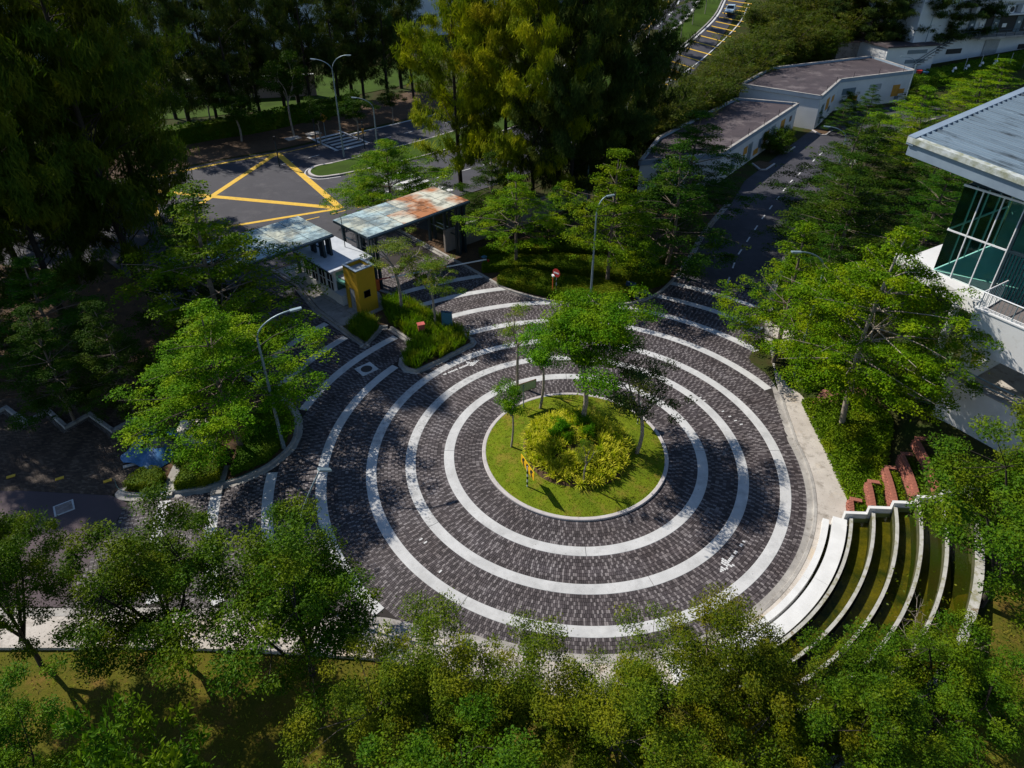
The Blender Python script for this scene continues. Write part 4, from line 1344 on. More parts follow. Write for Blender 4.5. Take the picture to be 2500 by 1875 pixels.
TR = [
 # left of the roundabout
 ('tH', -19.3, -0.1, 10.4, 5.0, 'bright green tiered tree beside the pale utility cabinet on the left island', 'tree'),
 ('tA', -22.6, 8.6, 13.6, 6.0, 'taller mid green tiered tree just behind the bright one on the left island', 'tree'),
 ('tE', -30.6, 2.6, 8.4, 2.9, 'low dark tiered tree at the left picture edge above the zigzag kerb', 'tree'),
 ('tD', -27.4, 3.6, 8.2, 3.0, 'dark tiered tree over the right end of the zigzag kerb', 'tree'),
 ('tE', -25.6, 12.5, 10.5, 4.2, 'dark tiered tree at the foot of the left she-oaks near the gate', 'tree'),
 ('tE', -39.5, 7.6, 9.5, 4.4, 'dark tiered tree shading the far left parking bays', 'tree'),
 ('tE', -33.5, 7.5, 9.0, 4.0, 'dark tiered tree deep in shade behind the zigzag kerb', 'tree'),
 # around the junction
 ('tG', -15.6, 34.4, 8.0, 5.8, 'bright spreading tree between the yellow box junction and the glass canopy', 'tree'),
 ('tC', -3.3, 23.1, 8.6, 4.2, 'yellowish slim tree standing in the clipped hedge right of the gate', 'tree'),
 ('tE', -5.6, 29.8, 8.2, 3.6, 'darker tree by the concrete wall right of the rust stained canopy', 'tree'),
 ('tB', 4.2, 19.8, 11.8, 4.5, 'tall bright tiered tree right of the lamp post in the hedge bed', 'tree'),
 ('tD', 9.4, 22.2, 11.6, 5.2, 'dense dark tiered tree overhanging the driveway', 'tree'),
 ('tE', 13.4, 33.5, 11.0, 5.6, 'dark tiered tree at the near end of the long flat-roofed building', 'tree'),
 ('tE', 0.2, 27.2, 6.0, 2.2, 'small shaded tree behind the hedges in the bed', 'tree'),
 # island
 ('cloud', 0.32, 1.45, 9.6, 4.0, 'tallest bright green tree in the middle of the round island', 'tree'),
 ('clouds', -1.9, 3.66, 5.6, 1.5, 'small bright tree at the left back of the round island', 'tree'),
 ('dullS', 3.5, -0.51, 7.1, 2.6, 'dull dark green tree on the right of the round island', 'tree'),
 ('clouds', -3.7, 0.04, 4.4, 1.05, 'thin young tree on the left lawn of the round island', 'tree'),
 ('thin', 0.31, -3.1, 3.3, 0.75, 'slender sapling on the front lawn of the round island', 'tree'),
 ('thin', -3.3, 6.4, 6.4, 1.6, 'sparse olive tree at the far edge of the round island', 'tree'),
 # gate island
 ('sparse', -12.2, 15.4, 7.2, 3.7, 'thin spreading tree in the lily bed next to the yellow tower', 'tree'),
 ('sparse', -9.4, 13.3, 6.6, 2.6, 'thin tree in the lily bed beside the blue panel', 'tree'),
 # right side
 ('tF', 16.2, 1.7, 13.0, 5.3, 'largest bright tiered tree on the right with pale trunk by the pavement', 'tree'),
 ('tA', 14.4, 8.8, 10.8, 4.0, 'bright tiered tree overhanging the right edge of the paving', 'tree'),
 ('tE', 22.6, 19.9, 9.6, 5.6, 'dark wide tiered tree beside the driveway behind the bright pair', 'tree'),
 ('tD', 28.0, 32.6, 10.6, 5.6, 'dark tiered tree where the driveway bends past the long building', 'tree'),
 ('tE', 34.2, 27.4, 8.4, 4.2, 'very dark tree in the shade below the metal roof corner', 'tree'),
 ('tE', 29.5, 20.5, 7.0, 3.6, 'dark tree left of the green glass room', 'tree'),
 ('tE', 25.2, 26.2, 9.4, 4.8, 'dark tiered tree in the row along the right side of the driveway', 'tree'),
 ('tE', 33.4, 39.6, 9.0, 4.8, 'dark tiered tree beyond the driveway bend', 'tree'),
 ('tD', 18.6, 13.4, 8.6, 3.6, 'shaded tiered tree where the driveway meets the paving', 'tree'),
 ('tD', 38.2, 35.4, 8.6, 4.6, 'dark tree behind the corner of the metal roof', 'tree'),
 ('tB', 39.5, 43.5, 8.0, 5.0, 'mid green tree above the tip of the metal roof', 'tree'),
 ('tA', 46.2, 55.3, 8.2, 5.4, 'mid green tree at the far end of the driveway', 'tree'),
 ('tB', 56.5, 62.0, 8.0, 5.6, 'mid green tree in front of the row of white stub pipes', 'tree'),
 ('tA', 66.0, 72.5, 8.0, 6.2, 'mid green tree at the right picture edge behind the metal roof', 'tree'),
 ('tD', 40.6, 62.8, 4.6, 2.6, 'small flat-topped tree in front of the patterned wall', 'tree'),
 ('tD', 47.6, 70.6, 4.6, 2.4, 'small clipped tree by the ochre end of the patterned wall', 'tree'),
 ('tD', 57.0, 75.0, 4.4, 2.6, 'small flat tree right of the long building end', 'tree'),
 # bottom left
 ('nA', -23.6, -13.2, 9.6, 2.6, 'dark bushy tree at the left picture edge below the car park lane', 'tree'),
 ('nC', -17.7, -13.1, 9.0, 3.2, 'open bushy tree with a leaning dark trunk below the car park lane', 'tree'),
 ('nC', -12.0, -13.6, 9.4, 3.5, 'full bushy tree left of the lowest white band', 'tree'),
 ('nA', -19.4, -19.8, 7.2, 2.5, 'dark bush-like tree in the bottom left corner', 'tree'),
 ('big', -14.2, -20.6, 8.2, 2.1, 'shrubby tree with large glossy leaves at the bottom left edge', 'tree'),
 # bottom centre
 ('nB', -6.9, -17.4, 7.8, 2.9, 'olive bushy tree at the bottom just left of centre', 'tree'),
 ('nB', -3.6, -17.9, 7.6, 2.8, 'olive bushy tree at the bottom centre below the rings', 'tree'),
 ('nB', 0.2, -17.9, 7.6, 2.9, 'olive bushy tree at the bottom right of centre', 'tree'),
 ('nB', 4.0, -17.0, 8.5, 2.9, 'olive bushy tree overlapping the white bench at the bottom', 'tree'),
 ('nA', 7.2, -18.2, 7.8, 2.7, 'dark bushy tree below the curved pools', 'tree'),
 ('nA', -5.2, -20.8, 7.6, 3.0, 'dark bushy tree cut by the bottom picture edge', 'tree'),
 ('nB', 2.0, -20.8, 7.4, 3.0, 'olive bushy tree cut by the bottom edge right of centre', 'tree'),
 # bottom right
 ('nC', 16.2, -11.8, 9.6, 3.7, 'mid green bushy tree over the outermost pool wall', 'tree'),
 ('nC', 19.4, -9.0, 8.6, 3.4, 'fresh green bushy tree at the right picture edge by the white building', 'tree'),
 ('nC', 12.2, -16.2, 6.6, 2.6, 'loose bushy tree on the lawn at the bottom right', 'tree'),
 ('bare', 12.6, -13.4, 5.2, 2.2, 'half bare small tree with pale twigs in front of the outer pool wall', 'tree'),
]
for k, x, y, h, r, lab, nm in TR:
    plant(k, x, y, h, r, lab, name='broadleaf_tree' if k != 'bare' else 'bare_tree', z=(lawn_z(x, y) if math.hypot(x, y) < 5.2 else None))

# she-oaks
for i, (x, y, h, r, k, lab) in enumerate([
 (-40.0, 33.2, 25, 5.6, 'cF', 'dark she-oak with bare leaning stem left of the box junction'),
 (-41.0, 23.0, 26, 5.6, 'cF', 'tall dark she-oak in the left cluster nearest the road'),
 (-35.2, 21.0, 30, 6.6, 'cF', 'tall dark she-oak above the dark tiered trees on the left'),
 (-44.5, 7.2, 23, 5.4, 'cF', 'unseen she-oak added beyond the left picture edge to shade the parking bays'),  # out of view, added for the shade it casts on the bays
 (-38.5, 15.5, 26, 5.4, 'cF', 'dark she-oak lowest and nearest in the left cluster'),
 (-47.5, 24.5, 26, 6.0, 'cF', 'dark she-oak at the left picture edge'),
 (-53.0, 38.0, 25, 6.0, 'cE', 'dark she-oak farthest back in the left cluster'),
 (-45.0, 13.0, 22, 5.2, 'cF', 'dark she-oak low on the left picture edge'),
 (-9.2, 41.5, 24, 5.4, 'cA', 'golden lit she-oak on the left of the middle group'),
 (-4.4, 40.0, 25, 5.2, 'cB', 'olive she-oak second from the left in the middle group'),
 (-1.6, 35.0, 24, 5.0, 'cB', 'olive she-oak in front in the middle group'),
 (2.0, 34.0, 24, 5.0, 'cE', 'dark she-oak by the concrete wall in the middle group'),
 (5.2, 39.5, 25, 5.4, 'cE', 'dark she-oak on the right of the middle group'),
 (8.6, 46.0, 25, 5.4, 'cE', 'dark she-oak hindmost right of the middle group')]):
    plant(k, x, y, h, r, lab, name='casuarina_tree', cat='tree')
FARC = [(470, 335), (535, 318), (585, 322), (640, 300), (700, 292), (765, 284), (830, 270), (890, 258), (950, 250), (1010, 240), (430, 290), (610, 268), (730, 255), (860, 238), (980, 215), (380, 360)]
ORD = ['leftmost', 'second', 'third', 'fourth', 'fifth', 'sixth', 'seventh', 'eighth', 'ninth', 'tenth', 'eleventh', 'twelfth', 'thirteenth', 'fourteenth', 'fifteenth', 'sixteenth']
for i, (u, v) in enumerate(sorted(FARC)):
    x, y, z = at(u, v)
    plant('cD', x, y, 17 + (i * 37 % 5), 3.6 + (i % 3) * 0.5, 'tall dark she-oak across the main road, ' + ORD[i] + (' of its belt' if i == 0 else ' from the left in its belt'), name='casuarina_tree', group='she-oaks across the main road')
for (u, v, h, lab) in ((2256, 128, 13, 'dark she-oak with a reddish stem in front of the far stairs'), (2170, 110, 13, 'dark she-oak behind the small white shed'), (2075, 70, 14, 'dark she-oak above the bamboo at the top right'),
                          (2120, 130, 14, 'dark she-oak left of the small white shed'), (2205, 122, 15, 'dark she-oak hiding the end of the far block'), (2310, 118, 13, 'dark she-oak before the outdoor stairs of the far block')):
    x, y, z = at(u, v)
    plant('cE', x, y, h + 4, 7.5, lab, name='casuarina_tree')
# street trees over the road
for (u, v, h, r, lab) in ((590, 345, 6.5, 3.6, 'round street tree left of the pale trunk across the road'), (718, 331, 11, 3.6, 'street tree with a pale bare trunk across the road'),
                          (682, 392, 5.4, 2.2, 'small street tree on the tip of the median'), (783, 352, 6.0, 2.4, 'small street tree left of the tall twin lamp'),
                          (876, 345, 6.4, 2.9, 'bright street tree behind the zebra crossing'), (960, 300, 5.0, 2.2, 'small street tree at the kerb beyond the zebra crossing'),
                          (520, 310, 6.5, 3.0, 'round street tree farthest left across the road')):
    if lab.startswith('small street tree on the tip'):
        continue
    x, y, z = at(u, v)
    plant('street', x, y, h, r, lab, name='street_tree')
# median trees up the hill
for i, (u, v) in enumerate(((1607, 172), (1636, 128), (1662, 95), (1690, 62), (1720, 36))):
    x, y, z = at(u, v)
    plant('street', x, y, 6.0, 1.9, 'slim young tree on the climbing grass median, ' + ['nearest of five', 'second nearest of five', 'middle one of five', 'second farthest of five', 'farthest of five'][i], name='street_tree', group='young trees on the median')
# bamboo behind the long building
BM = [(1575, 350), (1615, 330), (1665, 310), (1710, 285), (1735, 255), (1780, 235), (1820, 205), (1865, 175), (1905, 150), (1950, 135), (1995, 120), (2040, 108),
      (1765, 215), (1800, 190), (1835, 160), (1875, 130), (1905, 105), (1945, 90), (1985, 72), (2030, 60), (1880, 62), (1920, 45), (1960, 28), (1860, 85), (2070, 35), (2000, 15)]
for i, (u, v) in enumerate(BM):
    x, y, z = at(u, v + 40)
    y += 1.5
    s = 1.0 + 0.25 * ((i * 13) % 5) / 5
    plant('mA' if i % 2 else 'mB', x, y, 7.6 * s, 3.9 * s, 'feathery yellow green bamboo clump in the belt behind the long building', name='bamboo_clump', cat='bamboo', group='bamboo behind the long building')

for i, (x, y) in enumerate(((7.6, 42.2), (9.4, 46.5), (11.2, 50.6), (14.2, 54.4), (17.4, 58.4), (20.6, 62.4), (23.8, 66.2), (26.4, 70.2), (28.4, 74.6), (31.4, 79.0), (35.0, 84.2), (40.0, 87.0), (45.0, 89.4), (50.5, 92.4))):
    plant('mB' if i % 2 else 'mA', x - 1.6, y + 1.2, 7.4, 3.6, 'feathery yellow green bamboo clump in the belt behind the long building', name='bamboo_clump', cat='bamboo', group='bamboo behind the long building')

# --- hedges: clipped shapes with a leafy skin
def hedge(poly, z0, h, label, lm='hedge', dens=330, leaf=0.09, seed=1, zf=None, name='hedge', group=None, lumps=0.10, sink=0.12):
    g = np.random.default_rng(seed)
    n = len(poly)
    a = sum(poly[i][0] * poly[(i + 1) % n][1] - poly[(i + 1) % n][0] * poly[i][1] for i in range(n))
    if a < 0:
        poly = poly[::-1]
    zf = zf or (lambda x, y: z0)
    core = offset_line(poly + [poly[0]], 0.09)[:-1]
    cx, cy = np.mean([p[0] for p in poly]), np.mean([p[1] for p in poly])
    root = thing(name, label, 'hedge', (cx, cy, zf(cx, cy)), 0, group)
    mb = MB().prism([(x - cx, y - cy) for x, y in core], lambda x, y: zf(x + cx, y + cy) - zf(cx, cy) - 0.02, lambda x, y: zf(x + cx, y + cy) - zf(cx, cy) + h - sink)
    mb.build('core', L['hedged'], root)
    xs = [p[0] for p in poly]
    ys = [p[1] for p in poly]
    area = abs(a) / 2
    nt = int((max(xs) - min(xs)) * (max(ys) - min(ys)) * dens)
    X, Y = g.uniform(min(xs), max(xs), nt), g.uniform(min(ys), max(ys), nt)
    k = inside(poly, X, Y)
    X, Y = X[k], Y[k]
    Z = np.array([zf(x, y) + h + lumps * mnoise.noise((x * 1.3, y * 1.3, seed)) + lumps * 0.5 * mnoise.noise((x * 4, y * 4, seed)) for x, y in zip(X, Y)]) + g.normal(size=len(X)) * 0.025 - 0.03
    PP, NN = [np.stack([X, Y, Z], 1)], [rand_dirs(g, len(X), 0.7, 1.0)]
    for i in range(n):
        p, q = np.array(poly[i]), np.array(poly[(i + 1) % n])
        Ls = np.linalg.norm(q - p)
        m = int(Ls * h * dens * 1.1)
        if m < 1:
            continue
        t, zz = g.uniform(0, 1, m), g.uniform(0.04, 1, m) * h
        nr = np.array([(q - p)[1], -(q - p)[0]]) / (Ls + 1e-9)
        xy = p + np.outer(t, q - p) + np.outer(g.normal(size=m) * 0.04 - 0.02, nr)
        PP.append(np.stack([xy[:, 0], xy[:, 1], np.array([zf(*r_) for r_ in xy]) + zz], 1))
        NN.append(rand_dirs(g, m, 0.8, 0.4) + np.array([nr[0], nr[1], 0]) * 0.9)
    P, N = np.concatenate(PP), np.concatenate(NN)
    P = P - np.array([cx, cy, zf(cx, cy)])
    D = rand_dirs(g, len(P), 0.6, 0.25)
    ls = leaf * g.uniform(0.6, 1.4, len(P))
    V, Q = leaves(P, D, N, ls, ls * 0.6, 0.1)
    link('foliage', npmesh('hedge_leaves', V, Q, L[lm]), root)
    return root

hedge(smooth_line([(-4.9, 19.9), (-4.3, 21.3), (-2.6, 21.7), (-0.6, 20.9), (1.8, 20.3), (4.2, 19.6), (6.0, 18.7), (6.1, 17.9), (4.6, 17.3), (1.2, 17.3), (-1.4, 18.1), (-3.6, 19.2)], 3), 0.09, 0.75, 'front clipped hedge along the kerb with the no-entry sign in it', seed=1)
hedge(smooth_line([(-6.2, 22.0), (-5.9, 23.6), (-4.2, 24.2), (-1.6, 24.0), (1.0, 24.3), (4.6, 23.6), (8.2, 22.4), (9.6, 21.3), (9.0, 20.0), (7.2, 19.2), (5.2, 20.5), (2.0, 21.4), (-1.6, 22.2), (-4.2, 22.2)], 3), 0.09, 0.8, 'middle clipped hedge with the yellowish slim tree growing through it', seed=2)
hedge(smooth_line([(-6.6, 25.2), (-4.4, 26.9), (-1.0, 27.3), (3.0, 27.2), (7.4, 26.4), (10.4, 24.9), (9.8, 23.4), (6.0, 24.6), (1.8, 25.4), (-2.4, 25.3), (-5.0, 24.7)], 3), 0.09, 0.85, 'rear clipped hedge in front of the bare soil by the wall', seed=3)
hedge([(-24.6, -2.75), (-24.7, -3.25), (-23.6, -3.42), (-22.9, -3.25), (-22.7, -2.5), (-23.4, -1.95), (-24.2, -2.05)], 0.09, 0.6, 'small clipped hedge block at the tip of the left island', seed=4, leaf=0.08, dens=420)
hedge([(-21.9, -3.35), (-20.4, -3.05), (-19.75, -2.6), (-20.1, -0.45), (-22.0, -0.65)], 0.09, 0.7, 'square clipped hedge block in front of the utility cabinet', seed=5, leaf=0.08, dens=420)
hedge([(-19.2, -2.25), (-17.6, -1.1), (-17.0, 0.4), (-17.1, 2.4), (-18.2, 3.8), (-19.6, 2.6), (-19.5, 0.2)], 0.09, 0.6, 'clipped hedge round the lamp post at the corner of the left island', seed=6, leaf=0.08, lm='hedged')
hedge([(-22.9, -1.35), (-22.35, -1.75), (-22.15, -0.6), (-22.75, -0.35)], 0.09, 0.6, 'narrow dark hedge beside the heap under tarpaulin', seed=7, lm='hedged', leaf=0.08)
bank = lambda x, y: T(x, y)
hedge(smooth_line([(14.75, 4.3), (14.6, 1.4), (14.45, -1.6), (14.3, -4.4), (15.0, -4.9), (16.1, -3.8), (17.2, -1.6), (18.2, 0.4), (18.0, 2.0), (17.0, 3.6)], 2), 0, 0.42, 'low ground hedge on the bank below the white building', seed=8, zf=bank, leaf=0.12, sink=0.5, dens=480)
hedge([(15.3, 5.2), (17.8, 4.3), (18.9, 2.2), (19.6, 4.0), (18.6, 6.4), (15.6, 7.4)], 0, 0.42, 'low ground hedge beyond the small brown paved patch', seed=9, zf=bank, leaf=0.12, lm='hedged', sink=0.5, dens=480)
# strips between the brick terraces
for i, (r0, r1, a0, a1) in enumerate(((14.9, 15.45, -20.6, -17.0), (15.85, 16.4, -19.6, -13.2), (16.8, 17.3, -18.8, -10.2), (17.75, 18.25, -18.0, -7.6), (18.75, 20.6, -17.0, -8.0))):
    pl = arc(r0, a0, a1, 1.5) + arc(r1, a0, a1, 1.5)[::-1]
    hedge(pl, 0.22 + 0.4 * i, 0.28, ['lowest', 'second', 'third', 'fourth', 'topmost'][i] + ' planting strip between the brick terrace walls', seed=20 + i, leaf=0.09, lm='hedge' if i % 2 == 0 else 'hedged')
# dark hedge across the main road and behind the car park on the right
fl = offset_line(FAR_EDGE, 9.0)[8:28]
hedge(fl + offset_line(fl, 2.2)[::-1], 0, 2.2, 'long dark hedge behind the far verge of the main road', lm='hedged', dens=14, leaf=0.35, seed=30)
hedge([(60, 84), (92, 96), (91, 99), (59, 87)], 0, 1.6, 'dark hedge in front of the far white building', lm='hedged', dens=18, leaf=0.3, seed=31, zf=lambda x, y: T(x, y))
# round bushes by the parked bays of the long building
for (u, v, r_, h_, lab) in ((1882, 372, 2.3, 2.7, 'round clipped bush by the nearest parking bay of the long building'), (1962, 300, 2.1, 2.6, 'round clipped bush by the second parking bay'), (2060, 262, 2.2, 2.6, 'round clipped bush by the third parking bay'),
                          (2215, 232, 2.6, 3.0, 'big round bush at the end of the patterned wall'), (2195, 215, 2.0, 2.4, 'round bush tucked against the patterned wall end'), (1915, 345, 1.5, 1.7, 'small bush with orange blossom by the parking bays')):
    x, y, z = at(u, v)
    plant('bush', x, y, h_, r_, lab, name='bush', cat='bush')
# banana-like broad leaves by the white wall
def broadleaf(x, y, n, ln, label, seed):
    g = np.random.default_rng(seed)
    root = thing('broadleaf_plant', label, 'plant', (x, y, T(x, y)))
    for k in range(n):
        a = g.uniform(0, 6.28)
        tilt = g.uniform(0.5, 1.25)
        l = ln * g.uniform(0.7, 1.2)
        w = l * 0.30
        st = np.array([g.normal() * 0.25, g.normal() * 0.25, 0.0])
        d = np.array([math.cos(a) * math.cos(tilt), math.sin(a) * math.cos(tilt), math.sin(tilt)])
        sd = np.array([-math.sin(a), math.cos(a), 0])
        vs, fs = [], []
        for i in range(7):
            t = i / 6
            c = st + d * (0.25 * l + l * t) + np.array([0, 0, -0.35 * l * t * t])
            ww = w * math.sin(math.pi * min(0.98, 0.12 + 0.86 * t)) * (1 if i < 6 else 0.1)
            vs += [tuple(c - sd * ww + np.array([0, 0, 0.12 * w])), tuple(c), tuple(c + sd * ww + np.array([0, 0, 0.12 * w]))]
        for i in range(6):
            fs += [(3 * i, 3 * i + 1, 3 * i + 4, 3 * i + 3), (3 * i + 1, 3 * i + 2, 3 * i + 5, 3 * i + 4)]
        mb = MB()
        mb.add(vs, fs, True)
        mb.tube([tuple(st), tuple(st + d * 0.3 * l)], [0.03, 0.02], 4, cap=False)
        mb.build('leaf', L['canna'], root)
    return root
for i, (u, v, n, ln, lab) in enumerate(((2375, 1030, 16, 1.0, 'broad dark leaved plant in front of the white wall'), (2420, 1045, 14, 0.95, 'broad dark leaved plant right of its twin by the white wall'), (2290, 940, 12, 0.9, 'broad leaved plant at the left corner of the white wall'),
                                       (2262, 985, 12, 0.9, 'broad leaved plant below the corner of the white wall'), (2305, 890, 10, 0.8, 'broad leaved plant squeezed behind the wall corner'), (2250, 930, 10, 0.8, 'broad leaved plant left of the wall corner in the shade'))):
    x, y, z = at(u, v)
    broadleaf(x, y, n, ln, lab, 70 + i)

# --- blade plants: variegated bed on the island, lilies in the gate island
def blades(name, pts, zf, n, ln, w, lm, seed, spread=0.75, droop=0.7):
    g = np.random.default_rng(seed)
    m = len(pts)
    X = np.repeat(np.array(pts), n, axis=0)
    K = len(X)
    a = g.uniform(0, 2 * math.pi, K)
    l = ln * g.uniform(0.6, 1.2, K)
    tilt = g.uniform(0.25, 1.0, K) * spread
    base = np.stack([X[:, 0] + g.normal(size=K) * 0.04, X[:, 1] + g.normal(size=K) * 0.04, np.array([zf(*p) for p in X])], 1)
    H = np.stack([np.cos(a), np.sin(a), np.zeros(K)], 1)
    S = np.stack([-np.sin(a), np.cos(a), np.zeros(K)], 1)
    rows = []
    for i, (t, ww) in enumerate(((0, 0.7), (0.45, 1.0), (0.8, 0.7), (1.0, 0.12))):
        c = base + H * (l * t * np.sin(tilt))[:, None] + np.array([0, 0, 1]) * (l * t * np.cos(tilt) - droop * l * t ** 2.4 * np.sin(tilt))[:, None]
        rows += [c - S * w * ww / 2, c + S * w * ww / 2]
    V = np.stack(rows, 1).reshape(-1, 3)
    q = np.array([(0, 1, 3, 2), (2, 3, 5, 4), (4, 5, 7, 6)])
    Q = (np.arange(K)[:, None, None] * 8 + q[None]).reshape(-1, 4)
    o = link(name, npmesh(name, V, Q, L[lm]))
    return o
g = np.random.default_rng(5)
pts = []
while len(pts) < 430:
    r, a = 3.0 * math.sqrt(g.random()), g.uniform(0, 6.28)
    if r < 1.25 and g.random() < 0.85:
        continue
    pts.append((0.1 + r * math.cos(a), -0.2 + r * math.sin(a)))
o = blades('variegated_bed', pts, lambda x, y: lawn_z(x, y) + 0.05 + 0.55 * max(0, 1 - (x * x + y * y) / 9.0), 22, 0.70, 0.055, 'spider', 6, 0.95, 0.65)
tag(o, 'mass of yellow striped blade plants around the middle of the island', 'ground cover', kind='stuff')
for i, (x, y, r_, h_) in enumerate(((-0.8, 0.5, 0.7, 1.7), (-0.4, -0.3, 0.5, 1.4), (0.8, 0.2, 0.6, 1.5), (0.5, 1.1, 0.7, 1.6), (0.5, -0.7, 0.4, 1.1), (-1.2, 0.1, 0.45, 1.3))):
    plant('shrub', x, y, h_, r_, ['leafy shrub left behind the foot of the tallest island tree', 'low leafy shrub in front of the foot of the tallest island tree', 'leafy shrub right of the foot of the tallest island tree', 'leafy shrub behind the foot of the tallest island tree', 'smallest leafy shrub at the front of the island bed', 'small leafy shrub at the left of the island bed'][i], name='shrub', cat='shrub', group='shrubs under the tallest island tree', z=lawn_z(x, y))
poly_a = [(-13.0, 14.0), (-10.6, 11.3), (-11.15, 9.6), (-11.0, 8.5), (-10.2, 8.0), (-8.8, 9.2), (-6.7, 11.2), (-6.7, 11.9), (-9.4, 14.4), (-12.9, 17.8), (-13.8, 16.8)]
poly_b = [(-15.9, 12.9), (-14.2, 11.3), (-13.55, 13.4), (-14.6, 14.5), (-15.4, 14.2)]
for nm, poly, cnt, sd, lab in (('lily_bed', poly_a, 520, 8, 'tall grassy lilies filling the large gate island bed'), ('lily_bed', poly_b, 110, 9, 'grassy lilies in the small bed under the yellow tower')):
    g = np.random.default_rng(sd)
    xs, ys = [p[0] for p in poly], [p[1] for p in poly]
    X, Y = g.uniform(min(xs), max(xs), 6000), g.uniform(min(ys), max(ys), 6000)
    k = inside(poly, X, Y)
    o = blades(nm, list(zip(X[k][:cnt], Y[k][:cnt])), lambda x, y: 0.09, 26, 0.95, 0.045, 'lily', sd + 10, 0.62, 0.4)
    tag(o, lab, 'ground cover', kind='stuff')
# grass tufts on the island lawn soften its surface
g = np.random.default_rng(15)
rr, aa = np.sqrt(g.uniform(3.15 ** 2, 5.15 ** 2, 7000)), g.uniform(0, 6.283, 7000)
pts = list(zip(rr * np.cos(aa), rr * np.sin(aa)))
o = blades('lawn_tufts', pts, lambda x, y: lawn_z(x, y) - 0.01, 2, 0.075, 0.022, 'tuft', 16, 1.1, 0.3)
tag(o, 'short mown grass of the round island', 'grass', kind='stuff')
# rough grass under the foreground trees
X, Y = g.uniform(-26, 18, 9000), g.uniform(-24, -12.6, 9000)
k = (np.hypot(X, Y) > 15.6) | (X < -8)
k &= ~((X > 8) & (np.hypot(X, Y) < 20.2))
o = blades('rough_grass', list(zip(X[k], Y[k])), T, 2, 0.12, 0.03, 'tuft', 17, 1.1, 0.3)
tag(o, 'rough lawn grass along the bottom of the scene', 'grass', kind='stuff')

# ================================================================== BUILT THINGS
def frame_box(mb, org, ex, ey, s0, s1, t0, t1, z0, z1):
    """box in a rotated plan frame"""
    P = lambda s, t: (org[0] + s * ex[0] + t * ey[0], org[1] + s * ex[1] + t * ey[1])
    poly = [P(s0, t0), P(s1, t0), P(s1, t1), P(s0, t1)]
    return mb.prism(poly, z0, z1)

def gbox(mb, s0, s1, t0, t1, z0, z1):
    return frame_box(mb, GO, GB, GA, s0, s1, t0, t1, z0, z1)

def g3(s, t, z):
    x, y = gate(s, t)
    return (x, y, z)

# --- guard house
gh = thing('guard_house', 'white flat-roofed guard house with glazed sides between the two canopies', 'guard house', (GO[0], GO[1], 0))
def ghb(name, mat, *boxes, parent=None, bevel=0):
    mb = MB()
    for b in boxes:
        gbox(mb, *b)
    mb.v = [(x - GO[0], y - GO[1], z) for x, y, z in mb.v]
    return mb.build(name, mat, parent or gh, bevel=bevel)
Z0 = 0.16
ghb('plinth', M['kerb'], (-0.30, 3.35, -0.35, 5.1, 0.10, 0.24))
ghb('dwarf_wall', M['white_wall'], (0.0, 0.14, 0.10, 4.6, 0.24, 1.05), (3.1, 3.24, 0.1, 4.6, 0.24, 1.05), (0.14, 3.1, 0.1, 0.24, 0.24, 1.05), (0.14, 3.1, 4.46, 4.6, 0.24, 1.05))
for s in (0.02, 3.02):
    for t in (0.12, 1.2, 2.35, 3.45, 4.4):
        ghb('column', M['white'], (s, s + 0.2, t, t + 0.2, 1.05, 2.9))
ghb('header', M['white'], (0.0, 0.24, 0.1, 4.62, 2.72, 2.95), (3.0, 3.24, 0.1, 4.62, 2.72, 2.95), (0.24, 3.0, 0.1, 0.26, 2.72, 2.95), (0.24, 3.0, 4.44, 4.6, 2.72, 2.95))
for i, (a, b) in enumerate(((0.32, 1.2), (1.4, 2.35), (2.55, 3.45), (3.65, 4.4))):
    w = ghb('window', M['white'], (0.06, 0.13, a, b, 1.75, 1.82), (0.06, 0.13, (a + b) / 2 - 0.03, (a + b) / 2 + 0.03, 1.05, 2.72))
    ghb('pane', G_DARK, (0.085, 0.095, a, b, 1.05, 2.72), parent=w)
    w = ghb('window', M['white'], (3.11, 3.18, a, b, 1.75, 1.82))
    ghb('pane', G_DARK, (3.14, 3.15, a, b, 1.05, 2.72), parent=w)
ghb('pane', G_GREEN, (0.3, 2.9, 0.165, 0.175, 1.05, 2.72))
ghb('desk', M['board'], (0.5, 1.2, 0.5, 4.0, 0.9, 0.97))
ghb('floor', M['floor_green'], (0.14, 3.1, 0.24, 4.46, 0.2, 0.26))
ghb('roof', M['roof_grey'], (-0.45, 3.5, -0.35, 5.0, 2.953, 3.14), bevel=0.015)
ghb('counter', M['white_wall'], (-0.05, 0.75, -0.9, 0.08, 0.24, 1.12))
ghb('counter_top', M['roof_grey'], (-0.1, 0.8, -0.95, 0.05, 1.12, 1.18))
ghb('gutter', M['steel_dark'], (-0.52, -0.455, -0.3, 4.9, 2.98, 3.10))
ghb('door_canopy', M['grey'], (0.1, 1.5, -1.25, -0.38, 2.55, 2.66))

